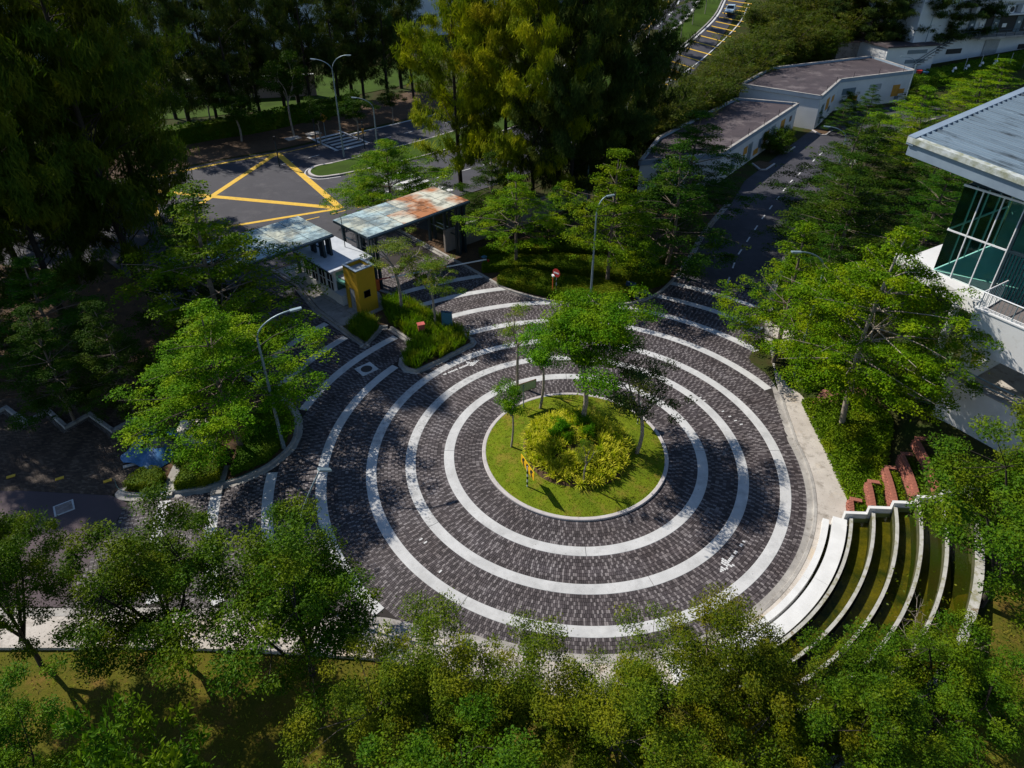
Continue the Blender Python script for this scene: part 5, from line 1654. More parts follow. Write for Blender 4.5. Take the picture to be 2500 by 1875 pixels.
# --- yellow tower
yt = thing('yellow_tower', 'yellow open-topped service tower in front of the guard house', 'tower', g3(0.2, -2.9, 0))
yo = gate(0.2, -2.9)
def ytb(name, mat, *boxes, parent=None, bevel=0):
    mb = MB()
    for b in boxes:
        frame_box(mb, (0, 0), GB, GA, *b)
    return mb.build(name, mat, parent or yt, bevel=bevel)
ytb('wall', M['yellow'], (0, 1.62, 0, 0.14, 0.14, 3.85), (0, 0.14, 0.14, 0.55, 0.14, 3.85), (0, 0.14, 1.25, 1.72, 0.14, 3.85), (0, 0.14, 0.55, 1.25, 2.15, 3.85), (1.48, 1.62, 0.14, 1.72, 0.14, 3.85), (0.14, 1.48, 1.58, 1.72, 0.14, 3.85))
ytb('coping', M['fascia'], (-0.04, 1.66, -0.04, 0.17, 3.85, 3.92), (-0.04, 0.17, 0.17, 1.76, 3.85, 3.92), (1.45, 1.66, 0.17, 1.76, 3.85, 3.92), (0.17, 1.45, 1.55, 1.76, 3.85, 3.92))
ytb('roof_deck', M['grey'], (0.14, 1.48, 0.14, 1.58, 3.45, 3.55))
d = ytb('door', M['grey'], (0.03, 0.08, 0.57, 1.23, 0.16, 2.13))
ytb('handle', M['steel'], (-0.02, 0.03, 0.66, 0.78, 1.05, 1.09), parent=d)
w = ytb('window', M['steel_dark'], (0.45, 1.05, -0.012, 0.02, 1.45, 2.05))
ytb('pane', G_DARK, (0.5, 1.0, -0.02, -0.013, 1.5, 2.0), parent=w)
ytb('step', M['kerb'], (-0.5, 0.0, 0.4, 1.4, 0.16, 0.28))
mb = MB()
mb.tube([(0.9 * GB[0], 0.9 * GB[1] + 0.5, 3.2), (0.9 * GB[0], 0.9 * GB[1] + 0.5, 3.75)], 0.25, 12)
mb.build('water_tank', M['grey'], yt)

# --- glass canopies
def canopy(label, s0, s1, t0, t1, z, ns, nt, posts, glass_of):
    o = gate(s0, t0)
    root = thing('glass_canopy', label, 'canopy', (o[0], o[1], 0))
    def b(name, mat, *boxes, parent=None):
        mb = MB()
        for q in boxes:
            frame_box(mb, (0, 0), GB, GA, *q)
        return mb.build(name, mat, parent or root)
    Ls, Lt = s1 - s0, t1 - t0
    ds, dt = Ls / ns, Lt / nt
    for i in range(ns):
        for j in range(nt):
            b('pane', glass_of(i, j), (i * ds + 0.025, (i + 1) * ds - 0.025, j * dt + 0.025, (j + 1) * dt - 0.025, z, z + 0.025))
    for i in range(ns + 1):
        s = min(max(i * ds, 0.06), Ls - 0.06)
        b('rafter', M['steel_dark'], (s - 0.05, s + 0.05, 0.0, Lt, z - 0.20, z - 0.006))
    for j in range(nt + 1):
        t = min(max(j * dt, 0.05), Lt - 0.05)
        b('purlin', M['fascia'], (0.0, Ls, t - 0.035, t + 0.035, z - 0.09, z - 0.003))
    mb = MB()
    c = lambda s, t, zz: (s * GB[0] + t * GA[0], s * GB[1] + t * GA[1], zz)
    mb.tube([c(0, -0.06, z - 0.14), c(Ls, -0.06, z - 0.14)], 0.10, 10)
    mb.build('gutter_pipe', M['steel_dark'], root)
    for (s, ts, base) in posts:
        for t in ts:
            b('post', M['steel_dark'], (s - 0.09, s + 0.09, t - 0.13, t + 0.13, base, z - 0.205))
        for zz in (base + (z - base) * 0.36, base + (z - base) * 0.70):
            b('crossbar', M['steel_dark'], (s - 0.04, s + 0.04, ts[0], ts[-1], zz, zz + 0.09))
    return root
canopy('left glass canopy standing partly on the guard house roof', -9.5, 1.55, 1.9, 7.0, 4.95, 6, 4,
       [(10.2, (0.25, 0.65, 1.6, 2.0), 3.14), (10.8, (0.25, 0.65), 3.14), (10.2, (3.4, 3.8, 4.8), 0.16), (0.6, (0.3, 0.7, 4.3, 4.7), 0.0)], lambda i, j: G_CANOPY)
canopy('right glass canopy with brown dirt stains on its far half', 3.05, 13.7, -0.6, 4.2, 4.95, 6, 4,
       [(0.55, (0.3, 0.7, 1.9, 2.3, 4.3), 0.0), (0.95, (0.3, 2.1), 0.0), (9.6, (0.25, 0.6, 2.2, 4.4), 0.0), (10.2, (0.25, 0.6, 2.2, 4.4), 0.0)],
       lambda i, j: G_RUST if (i >= 3 and j < 4) or (i == 2 and j < 2) else G_CANOPY)
# mast on the guard house
m_ = thing('radio_mast', 'thin dark mast rising in front of the right canopy', 'mast', g3(2.9, 2.6, 3.14))
MB().tube([(0, 0, 0), (0, 0, 2.6)], [0.035, 0.03], 6).build('pole', M['steel_dark'], m_)
MB().tube([(0, 0, 2.6), (0, 0, 4.1)], [0.018, 0.01], 5).build('whip', M['grey'], m_)
# barrier across the right lane
b0, b1 = np.array(gate(3.45, -0.5)), np.array(at2(1188, 660))
bl = thing('barrier_gate', 'white lift barrier arm lowered across the right lane', 'barrier', (b0[0], b0[1], 0.1))
dv = b1 - b0
MB().box((0, 0, 0.5), (0.35, 0.35, 1.0), R(45)).build('housing', M['orange_paint'], bl, bevel=0.02)
nseg = 8
for i in range(nseg):
    p, q = dv * (i / nseg), dv * ((i + 1) / nseg)
    MB().beam((p[0], p[1], 0.95), (q[0], q[1], 0.95), 0.06, 0.10).build('arm', M['white'] if i % 4 else M['redbox'], bl)
bp = thing('barrier_rest', 'red and navy post that the barrier arm rests on', 'post', (b1[0] + 0.15, b1[1] + 0.05, 0.1))
MB().box((0, 0, 0.45), (0.12, 0.12, 0.9), R(45)).build('post', M['red'], bp)
MB().box((-0.35, 0.25, 0.5), (0.32, 0.3, 1.0), R(45)).build('cabinet', M['navy'], bp, bevel=0.02)
MB().box((-0.35, 0.25, 1.05), (0.38, 0.36, 0.08), R(45)).build('lid', M['blue_panel'], bp)
# things on the gate island
x, y = at2(1093, 810, 0.1)
o = thing('information_pillar', 'upright blue pillar at the end of the lily bed', 'pillar', (x, y, 0.1), R(-12))
MB().box((0, 0, 0.85), (0.78, 0.16, 1.7)).build('body', M['blue_panel'], o, bevel=0.01)
MB().box((-0.4, 0.0, 0.85), (0.03, 0.18, 1.74)).build('edge', M['brown'], o)
MB().box((0, 0, 1.72), (0.84, 0.2, 0.04)).build('cap', M['navy'], o)
x, y = at2(1030, 822, 0.1)
o = thing('red_box', 'faded red box on a stem among the lilies', 'box', (x, y, 0.1), R(20))
MB().box((0, 0, 0.85), (0.46, 0.36, 0.5)).build('body', M['redbox'], o, bevel=0.015)
MB().box((0, 0, 1.115), (0.54, 0.44, 0.04)).build('lid', M['redbox'], o)
MB().tube([(0, 0, 0), (0, 0, 0.6)], 0.05, 8).build('stem', M['red'], o)
# flower pots by the lane
for i, (u, v) in enumerate(((1036, 690), (1018, 683))):
    x, y = at2(u, v, 0.16)
    o = thing('flower_pot', ['red pot with a green plant beside the barrier lane', 'red pot with a yellow plant behind its twin at the barrier lane'][i], 'plant pot', (x, y, 0.12))
    MB().tube([(0, 0, 0), (0, 0, 0.3)], [0.13, 0.18], 12).build('pot', M['red'], o)
    b = link('plant', PROTO['bush'][0][1], o, (0, 0, 0.28))
    b.scale = (0.25, 0.25, 0.3)

# --- lamp posts
def lamp(label, x, y, z, h, heading, reach=1.5, double=False, bowed=False, group=None):
    o = thing('street_lamp', label, 'street lamp', (x, y, z), heading, group)
    if bowed:
        pts = [(0, 0, 0)] + [(-0.35 * math.sin(math.pi * t) + reach * t ** 2.6, 0, h * t) for t in np.linspace(0.08, 1.0, 14)]
        MB().tube(pts, [0.085 - 0.05 * i / 14 for i in range(15)], 10).build('pole', M['steel'], o)
        ends = [(reach, 0, h, 1, -0.55)]
    else:
        MB().tube([(0, 0, 0), (0, 0, h * 0.5), (0, 0, h * 0.86)], [0.10, 0.08, 0.06], 10).build('pole', M['steel'], o)
        ends = []
        for sgn in ((1, -1) if double else (1,)):
            hh = h if sgn > 0 else h * 0.95
            rr = reach if sgn > 0 else reach * 1.0
            pts = [(0, 0, h * 0.85)] + [(sgn * rr * (1 - math.cos(t)), 0, h * 0.85 + (hh - h * 0.85) * math.sin(t)) for t in np.linspace(0.15, 1.45, 9)]
            MB().tube(pts, 0.045, 8).build('arm', M['steel'], o)
            ends.append((pts[-1][0], 0, pts[-1][2], sgn, 0.06))
    MB().tube([(0, 0, 0), (0, 0, 0.5)], 0.13, 10).build('base_sleeve', M['steel'], o)
    for (ex, ey, ez, sgn, tilt) in ends:
        hd = MB().box((ex + sgn * 0.26, 0, ez), (0.62, 0.22, 0.09), 0, 0, -sgn * tilt).build('lamp_head', M['steel'], o, bevel=0.02)
        MB().box((ex + sgn * 0.26, 0, ez - 0.055), (0.40, 0.16, 0.03), 0, 0, -sgn * tilt).build('lens', M['lamp_glass'], hd)
    return o
lamp('street lamp standing in the front clipped hedge by the no-entry sign', 2.6, 17.5, 0.1, 8.6, R(20), 0.9)
lamp('street lamp at the corner of the left island arching over the lane', -17.0, 0.1, 0.1, 8.9, R(25), 2.2)
x, y = at2(805, 1420)
lamp('bowed street lamp leaning over the paving on the left', -13.0, -9.7, 0.1, 6.7, R(38), 1.5, bowed=True)
lamp('tall twin-armed street lamp on the median tip', -24.2, 52.4, 0.14, 11.8, R(-12), 2.2, double=True)
x, y = at2(955, 400)
lamp('street lamp whose arm shows behind the bright spreading tree', -19.5, 50.0, 0.1, 7.6, R(170), 2.2)
x, y, z = at(2022, 500)
lamp('street lamp by the driveway bend among dark trees', x, y, z, 8.0, R(170), 2.0)
x, y, z = at(2205, 262)
lamp('street lamp at the far corner of the long building', x, y, z, 7.2, R(175), 2.2)
lamp('street lamp hidden in the bright tree on the right, only its head showing', 15.2, 7.0, 0.1, 9.4, R(185), 2.0)
x, y, z = at(2240, 165)
lamp('street lamp in front of the far white building', x, y, z, 9.0, R(100), 1.5)
for (u, v, lab) in ((1579, 140, 'left and nearer slim lamp post on the climbing median'), (1609, 122, 'right and farther slim lamp post on the climbing median')):
    x, y, z = at(u, v)
    lamp(lab, x, y, z, 7.0, R(120), 1.2, group='lamps on the climbing median')
lamp('street lamp behind the concrete wall near the she-oaks', *at2(1430, 520), 0.1, 6.5, R(185), 1.2)

# --- traffic signs
s = thing('chevron_sign', 'yellow sign with three black chevrons on the island lawn', 'sign', (-2.82, -3.1, lawn_z(-2.82, -3.1)), R(-66))
MB().tube([(0, 0, -0.1), (0, 0, 1.5)], 0.04, 8).build('post', M['white'], s)
for zz in (0.15, 0.55, 0.95):
    MB().tube([(0, 0, zz), (0, 0, zz + 0.2)], 0.0415, 8).build('black_band', M['black'], s)
pl = MB().box((0, 0, 1.42), (1.62, 0.03, 0.56)).build('plate', M['sign_y'], s)
for face in (-1, 1):
    for i in range(3):
        cx = -0.52 + i * 0.5
        mb = MB()
        for sg_ in (1, -1):
            a, b, c_, d_ = (cx - 0.12, 1.42), (cx + 0.10, 1.42), (cx + 0.26, 1.42 + sg_ * 0.26), (cx + 0.04, 1.42 + sg_ * 0.26)
            yy = face * 0.018
            vs = [(p[0] - 0.05, yy, p[1]) for p in (a, b, c_, d_)]
            f = (0, 1, 2, 3) if sg_ * -face > 0 else (3, 2, 1, 0)
            mb.add(vs, [f])
        mb.build('chevron', M['black'], pl)
s = thing('sign_board', 'long pale green sign board seen from behind on the island', 'sign', (-2.93, 3.8, lawn_z(-2.93, 3.8)), R(28))
MB().tube([(0, 0, -0.1), (0, 0, 1.75)], 0.035, 8).build('post', M['steel'], s)
MB().box((0, 0.045, 1.55), (1.75, 0.03, 0.62)).build('board', M['sign_back'], s)
for q in ((0, 0.045, 1.875, 1.80, 0.05, 0.035), (0, 0.045, 1.225, 1.80, 0.05, 0.035), (-0.89, 0.045, 1.55, 0.035, 0.05, 0.62), (0.89, 0.045, 1.55, 0.035, 0.05, 0.62)):
    MB().box(q[:3], q[3:]).build('rim', M['brown'], s)
s = thing('small_sign', 'small white board on a black and white post at the right edge of the island', 'sign', (4.0, 2.2, lawn_z(4.0, 2.2)), R(60))
MB().tube([(0, 0, -0.1), (0, 0, 1.3)], 0.035, 8).build('post', M['white'], s)
for zz in (0.1, 0.4, 0.7):
    MB().tube([(0, 0, zz), (0, 0, zz + 0.15)], 0.0365, 8).build('black_band', M['black'], s)
MB().box((0, 0.045, 1.2), (0.7, 0.025, 0.45)).build('board', M['sign_back'], s)
s = thing('no_entry_sign', 'round red no-entry sign with a white bar in the front hedge', 'sign', (-0.13, 18.0, 0.1), R(-40))
MB().tube([(0, 0, 0), (0, 0, 2.2)], 0.04, 8).build('post', M['steel'], s)
for zz in (0.3, 0.8, 1.3):
    MB().tube([(0, 0, zz), (0, 0, zz + 0.22)], 0.0415, 8).build('black_band', M['black'], s)
mb = MB()
n = 28
mb.add([(0.36 * math.cos(2 * math.pi * i / n), -0.06, 2.15 + 0.36 * math.sin(2 * math.pi * i / n)) for i in range(n)] + [(0.36 * math.cos(2 * math.pi * i / n), -0.045, 2.15 + 0.36 * math.sin(2 * math.pi * i / n)) for i in range(n)],
       [tuple(range(n)), tuple(range(2 * n - 1, n - 1, -1))] + [(i, n + i, n + (i + 1) % n, (i + 1) % n) for i in range(n)])
pl = mb.build('disc', M['red'], s)
MB().box((0, -0.064, 2.15), (0.5, 0.006, 0.12)).build('bar', M['white'], pl)
s = thing('camera_post', 'thin orange post with a small white camera left of the no-entry sign', 'post', (-0.42, 17.9, 0.1))
MB().tube([(0, 0, 0), (0, 0, 1.9)], 0.045, 8).build('pole', M['orange_paint'], s)
MB().box((0, -0.05, 1.98), (0.14, 0.28, 0.12), R(20)).build('camera', M['white'], s)
x, y = at2(846, 345)
s = thing('warning_sign', 'orange diamond warning sign across the main road', 'sign', (*at2(797, 345), 0.0), R(20))
MB().tube([(0, 0, 0), (0, 0, 3.2)], 0.05, 8).build('post', M['steel'], s)
MB().box((0, -0.06, 3.0), (0.8, 0.03, 0.8), 0, 0, R(45)).build('plate', M['orange'], s)
# traffic-light posts at the zebra
for i, (u, v, lab) in enumerate(((891, 365, 'dark post with an orange box beside the zebra crossing'), (683, 408, 'dark slim post on the grass median tip'), (775, 362, 'grey slim post between the median tip and the twin lamp'))):
    x, y = at2(u, v)
    s = thing('signal_post', lab, 'post', (x, y, 0.1))
    MB().tube([(0, 0, 0), (0, 0, 3.4)], 0.07, 8).build('pole', M['steel_dark'], s)
    MB().box((0, 0, 2.3 if i == 0 else 3.3), (0.22, 0.22, 0.5)).build('box', M['orange'] if i == 0 else M['black'], s)
# floodlight in the hedge
x, y = at2(1540, 700, 0.7)
s = thing('floodlight', 'dark floodlight box lying on the hedge by the manhole', 'light', (x, y, 0.75), R(-20))
MB().box((0, 0, 0.2), (0.8, 0.45, 0.16), 0, R(14)).build('body', M['navy'], s, bevel=0.03)
MB().box((0, 0, 0.06), (0.08, 0.08, 0.2)).build('bracket', M['black'], s)

# --- manholes
def manhole(label, c, w, d, rz, z, round_=True, mat='kerb'):
    s = thing('manhole', label, 'manhole', (c[0], c[1], z), rz)
    MB().box((0, 0, 0.008), (w, d, 0.03)).build('surround', M[mat], s)
    if round_:
        MB().disc((0, 0, 0.0235), min(w, d) * 0.34, 28, 0.03).build('cover', M['iron'], s)
    else:
        MB().box((0, 0, 0.027), (w * 0.82, d * 0.82, 0.012)).build('cover', M['rubble'], s)
manhole('square white manhole surround with a round black cover in the left lane', (-13.6, 8.15), 1.25, 1.15, R(42), 0.004, mat='concrete')
manhole('round black manhole cover in the kerb corner of the hedge island', (6.9, 18.1), 1.5, 1.2, R(30), 0.13)
manhole('square pale manhole in the mauve car park lane', (-27.4, -4.45), 0.95, 0.85, R(35), 0.002, False, 'concrete')
for i, (x, y) in enumerate(((-32.6, 60.3), (-30.4, 62.4))):
    s = thing('drain_cover', ['left of the two concrete drain covers on the far verge', 'right of the two concrete drain covers on the far verge'][i], 'drain cover', (x, y, 0.0), R(40))
    MB().box((0, 0, 0.05), (1.9, 1.3, 0.1)).build('lid', M['walk'], s)

# --- utility cabinet, tarpaulin heap and boards
s = thing('utility_cabinet', 'pale concrete utility cabinet with a sloping lid on the left island', 'cabinet', (-22.0, 0.35, 0.09), R(6))
MB().box((0, 0, 0.10), (1.62, 0.85, 0.2)).build('plinth', M['kerb'], s)
bd = MB().box((0, 0, 0.83), (1.5, 0.75, 1.26)).build('body', M['cabinet'], s, bevel=0.015)
for sx in (-0.37, 0.37):
    dr = MB().box((sx, -0.385, 0.82), (0.66, 0.03, 1.0)).build('door', M['cabinet'], s, bevel=0.008)
MB().box((0.02, -0.41, 0.85), (0.06, 0.03, 0.1)).build('lock', M['black'], s)
MB().box((0, 0.0, 1.53), (1.66, 0.95, 0.12), 0, R(4)).build('lid', M['cabinet_top'], s, bevel=0.02)
def blob(mb, cx, cy, rx, ry, h, seed, n=26, rough=0.25, fr=2.4):
    vs, fs = [], []
    rows = 9
    for j in range(rows + 1):
        t = j / rows
        for k in range(n):
            a = 2 * math.pi * k / n
            q = 1 + rough * mnoise.noise((math.cos(a) * 1.3 + seed, math.sin(a) * 1.3, t))
            x, y = cx + rx * t * q * math.cos(a), cy + ry * t * q * math.sin(a)
            z = h * (1 - t ** 1.7) * (1 + 0.45 * mnoise.noise((x * fr, y * fr, seed))) + 0.05 * mnoise.noise((x * 7, y * 7, seed))
            vs.append((x, y, max(-0.02, z)))
    for j in range(rows):
        for k in range(n):
            fs.append((j * n + k, (j + 1) * n + k, (j + 1) * n + (k + 1) % n, j * n + (k + 1) % n))
    return mb.add(vs, fs, True)
hp = thing('tarpaulin_heap', 'heap of grey rubble half covered by a torn blue tarpaulin', 'heap', (-24.3, 0.1, 0.02))
blob(MB(), 0, 0, 1.15, 0.95, 0.75, 3.1).build('rubble', M['rubble'], hp)
mb = MB()
n = 40
vs, fs = [], []
for k in range(n + 1):
    a = R(20) + 2 * math.pi * k / n * 0.86
    for j in range(6):
        t = j / 5
        rr = 0.72 + 0.95 * t + 0.16 * math.sin(5 * a + 2 * t)
        x, y = rr * math.cos(a) * 1.15, rr * math.sin(a)
        z = 0.62 * (1 - t) + 0.10 + 0.12 * mnoise.noise((x * 2.6, y * 2.6, 4.0)) + 0.05 * math.sin(11 * a) * (t)
        vs.append((x, y, max(0.02, z)))
for k in range(n):
    for j in range(5):
        fs.append((k * 6 + j, k * 6 + j + 1, (k + 1) * 6 + j + 1, (k + 1) * 6 + j))
mb.add(vs, fs, True)
mb.build('tarpaulin', M['tarp'], hp)
MB().tube([(-1.5, -0.1, 0.35), (-0.9, -0.5, 0.5)], 0.03, 6).build('red_bar', M['red'], hp)
MB().tube([(-0.5, -1.3, 0.05), (-0.2, -0.5, 0.7), (-0.25, 0.4, 0.75)], 0.02, 5).build('rope', M['black'], hp)
for i, (u, v, l, a, lab) in enumerate(((370, 1150, 1.0, 38, 'short pale board lying in front of the tarpaulin heap'), (322, 1135, 0.9, 28, 'broken pale board at the left of the tarpaulin heap'), (440, 1112, 1.1, 45, 'thin board leaning by the utility cabinet'))):
    x, y = at2(u, v, 0.05)
    s = tag(MB().box((0, 0, 0.03), (l, 0.28 - 0.06 * i, 0.05)).build('plank', M['board'], None, (x, y, 0.03)), lab, 'plank')
    s.rotation_euler = (0.05, 0.03, R(a))
hs = tag(MB().tube([(x, y, 0.18 + 0.01 * math.sin(x * 5)) for x, y in smooth_line([(-25.7, -2.4), (-25.0, -3.25), (-24.0, -3.55), (-22.4, -3.45), (-20.6, -3.0), (-18.9, -2.4), (-17.9, -1.6)], 5)], 0.016, 6).build('garden_hose', surf('teal_hose', (0.02, 0.10, 0.10), None, 3, 0.5)), 'thin dark teal hose lying along the kerb of the left island', 'hose')

# --- boundary wall by the she-oaks
w0, w1 = np.array((-9.6, 26.2)), np.array((4.4, 38.4))
wr = thing('boundary_wall', 'stained raw concrete boundary wall behind the hedge bed', 'wall', (w0[0], w0[1], 0))
dv = (w1 - w0)
wl = np.linalg.norm(dv)
an = math.atan2(dv[1], dv[0])
npan = 7
for i in range(npan):
    c = dv * ((i + 0.5) / npan)
    MB().box((c[0], c[1], 1.05), (wl / npan - 0.03, 0.16, 2.1), an).build('panel', M['conc_wall'], wr)
for i in range(npan + 1):
    c = dv * (i / npan)
    MB().box((c[0], c[1], 1.12), (0.24, 0.24, 2.24), an).build('pier', M['conc_wall'], wr)
MB().box((dv[0] / 2, dv[1] / 2, 2.14), (wl, 0.28, 0.08), an).build('coping', M['kerb'], wr)

# --- cascade: bench, curved pools rising to the right
ft = thing('cascade_fountain', 'stepped fountain of curved pools rising beside the white bench', 'fountain', (0, 0, 0))
A1, A2 = -78, -23.2
def end_ang(r):
    return math.degrees(math.asin(max(-1, -5.55 / r)))
def curved(r0, r1, z0, z1, a0, a1, name, mat, parent=ft, seg=None):
    if seg is None:
        A = arc(r0, a0, a1, 1.5)
        B = arc(r1, a0, a1, 1.5)
        return MB().prism(A + B[::-1], z0, z1).build(name, mat, parent)
    n = max(1, int(round((a1 - a0) / seg)))
    for i in range(n):
        e = 0.02
        b0, b1 = a0 + (a1 - a0) * i / n + e, a0 + (a1 - a0) * (i + 1) / n - e
        A, B = arc(r0, b0, b1, 1.5), arc(r1, b0, b1, 1.5)
        MB().prism(A + B[::-1], z0, z1).build(name, mat, parent)
curved(13.50, 13.80, -0.05, 0.42, A1, end_ang(13.6), 'front_wall', M['white_coping'], seg=18)
curved(13.95, 14.62, -0.05, 0.50, A1, end_ang(14.2), 'bench_slab', M['white_coping'], seg=18)
wr_ = [14.72, 15.66, 16.60, 17.54, 18.48, 19.55]
for i, r in enumerate(wr_):
    zt = 0.62 + 0.40 * i
    th = 0.15 if i < 5 else 0.36
    curved(r + 0.015, r + th - 0.015, -0.1, zt - 0.05, A1, end_ang(r + 0.1), 'pool_wall', M['pool_face'])
    curved(r, r + th, zt - 0.05, zt, A1, end_ang(r + 0.1), 'wall_coping', M['pool_wall'], seg=14)
    if i < 5:
        a1 = end_ang(r + 0.6)
        curved(r + 0.22, wr_[i + 1], -0.1, zt - 0.40, A1, a1, 'pool_floor', M['pool_floor'])
        mb = MB()
        A, B = arc(r + 0.225, A1, a1, 2), arc(wr_[i + 1] - 0.005, A1, a1, 2)
        strip(mb, B, A, lambda x, y: zt - 0.10)
        mb.build('water', G_POOL, ft)
# stepped white end wall
for i in range(6):
    xa, xb = 13.35 + 1.10 * i, 13.35 + 1.10 * (i + 1) - 0.02
    z1 = 0.50 + 0.40 * i
    MB().prism([(xa, -5.60 - 0.02 * i), (xb, -5.66 - 0.02 * i), (xb, -5.48 - 0.02 * i), (xa, -5.42 - 0.02 * i)], -0.1, z1 + 0.34).build('end_wall', M['white_coping'], ft)
# brick terrace walls behind it
for i, (r, a0, a1) in enumerate(((14.72, -20.6, -17.4), (15.66, -19.4, -13.0), (16.60, -18.4, -10.0), (17.54, -17.4, -7.4), (18.48, -16.4, -4.6))):
    zt = 0.62 + 0.40 * i
    br = thing('brick_terrace_wall', ['lowest and shortest', 'second lowest', 'middle', 'second highest', 'highest and longest'][i] + ' red brick terrace wall beside the pools', 'brick wall', (0, 0, 0))
    MB().prism(arc(r + 0.02, a0, a1, 1) + arc(r + 0.21, a0, a1, 1)[::-1], -0.1, zt - 0.07).build('core', M['conc_wall'], br)
    nb_ = int(math.radians(a1 - a0) * r / 0.105)
    bm_ = None
    for k in range(nb_):
        a = R(a0 + (a1 - a0) * (k + 0.5) / nb_)
        if bm_ is None:
            b = MB().box((0, 0, 0), (0.235, 0.092, 0.075)).build('brick', M['brickc'], br, bevel=0.006)
            bm_ = b.data
        else:
            b = link('brick', bm_, br)
        b.location = ((r + 0.115) * math.cos(a), (r + 0.115) * math.sin(a), zt - 0.03 + random.uniform(-0.003, 0.003))
        b.rotation_euler = (0, 0, a)
    # courses of the face towards the lawn, joined
    mb = MB()
    for row in range(int((zt) / 0.08)):
        nn = int(math.radians(a1 - a0) * r / 0.21)
        for k in range(nn):
            a = R(a0 + (a1 - a0) * (k + 0.5 + 0.5 * (row % 2)) / nn)
            if a > R(a1):
                continue
            mb.box((r * math.cos(a), r * math.sin(a), zt - 0.115 - row * 0.08), (0.07, 0.195, 0.068), a)
    o = mb.build('brick_face', M['brickc'], br)
    o['kind'] = 'stuff'
    a = R(a1)
    c0 = np.array(((r + 0.1) * math.cos(a), (r + 0.1) * math.sin(a)))
    for k in range(6):
        b = link('brick', bm_, br, (c0[0] + 0.1 * (k + 0.5) * math.cos(a), c0[1] + 0.1 * (k + 0.5) * math.sin(a) + 0.1, zt - 0.03))
        b.rotation_euler = (0, 0, a + math.pi / 2)
# leaf litter along the pavement and the brown patch
struct('leaf_litter_strip', MB().sheet([(14.62, -5.2), (14.78, -2), (15.02, 1.0), (15.3, 4.2), (15.6, 4.2), (15.28, 1.0), (15.0, -2), (14.86, -5.2)], lambda x, y: T(x, y) + 0.05), M['litter'])
px = [at2(2015, 1005, 0.6), at2(2055, 972, 0.6), at2(2095, 1012, 0.6), at2(2065, 1008, 0.6)]
struct('brown_patch', MB().prism([(15.35, 3.95), (16.1, 4.9), (18.2, 3.6), (17.6, 2.6)], lambda x, y: T(x, y) - 0.1, lambda x, y: T(x, y) + 0.12), surf('brown_tiles', (0.20, 0.085, 0.055), (0.14, 0.06, 0.04), 3, 0.85))

# --- clubhouse on the right
KP = (20.3, 0.45)
E1, E2 = (0.525, -0.851), (0.851, 0.525)
cb = thing('clubhouse', 'white building with a green glass room under a blue grey metal roof', 'building', (KP[0], KP[1], 0))
def cbb(name, mat, *boxes, parent=None, bevel=0):
    mb = MB()
    for b in boxes:
        frame_box(mb, (0, 0), E1, E2, *b)
    return mb.build(name, mat, parent or cb, bevel=bevel)
def c3(a, b, z):
    return (a * E1[0] + b * E2[0], a * E1[1] + b * E2[1], z)
cbb('wall', M['white_wall'], (0, 14, 0, 0.3, 0.5, 5.1))
cbb('wall_coping', M['kerb'], (-0.04, 14, -0.04, 0.34, 5.103, 5.17))
cbb('wall', M['white_wall'], (0, 0.3, 0.32, 16, 0.5, 5.05))
cbb('deck', M['walk'], (0.32, 14, 0.32, 16, 3.9, 4.1))
cbb('column', M['white_wall'], (0.05, 0.45, 0.35, 0.75, 5.18, 7.2))
cbb('column', M['white_wall'], (6.0, 6.4, 0.35, 0.75, 5.18, 7.2))
for zz in (5.45, 5.75):
    mb = MB()
    mb.tube([c3(0.1, 0.15, zz), c3(14, 0.15, zz)], 0.04, 6)
    mb.build('rail', M['steel'], cb)
mb = MB()
mb.tube([c3(0.55, 0.32, 4.2), c3(0.55, 0.32, 7.1)], 0.06, 8)
mb.build('drain_pipe', M['white'], cb)
for k in range(3):
    st = cbb('wheel_stop', M['black'], (2.0 + k * 2.6, 3.6 + k * 2.6, 1.4, 1.6, 4.1, 4.22))
    cbb('stripe', M['sign_y'], (2.3 + k * 2.6, 2.6 + k * 2.6, 1.37, 1.399, 4.12, 4.2), (2.9 + k * 2.6, 3.2 + k * 2.6, 1.37, 1.399, 4.12, 4.2), parent=st)
cbb('balcony_front', M['white_wall'], (-0.06, 14, -0.12, 0.12, 7.2, 9.4))
cbb('balcony_coping', M['white_coping'], (-0.1, 14, -0.17, 0.17, 9.403, 9.47))
cbb('balcony_floor', surf('timber_deck', (0.17, 0.15, 0.145), (0.12, 0.105, 0.10), 2, 0.85, stretch=(1, 6, 1)), (-0.06, 14, 0.125, 2.44, 8.95, 9.12))
cbb('soffit', M['white_wall'], (-0.06, 14, 0.125, 12, 7.2, 7.4))
# railing
rl = MB()
rl.tube([c3(-0.0, 0.0, 10.35), c3(14, 0.0, 10.35)], 0.035, 8)
rl.tube([c3(-0.0, 0.0, 10.35), c3(-0.0, 2.3, 10.35)], 0.035, 8)
rl.tube([c3(0, 0, 9.6), c3(14, 0, 9.6)], 0.02, 6)
rl.build('handrail', M['white'], cb)
for k in range(48):
    mb = MB()
    mb.tube([c3(0.05 + k * 0.2, 0.0, 9.47), c3(0.05 + k * 0.2, 0.0, 10.35)], 0.012 if k % 8 else 0.028, 5)
    mb.build('baluster', M['steel'], cb)
for k in range(11):
    mb = MB()
    mb.tube([c3(0.0, 0.2 * (k + 1), 9.13), c3(0.0, 0.2 * (k + 1), 10.35)], 0.012, 5)
    mb.build('baluster', M['steel'], cb)
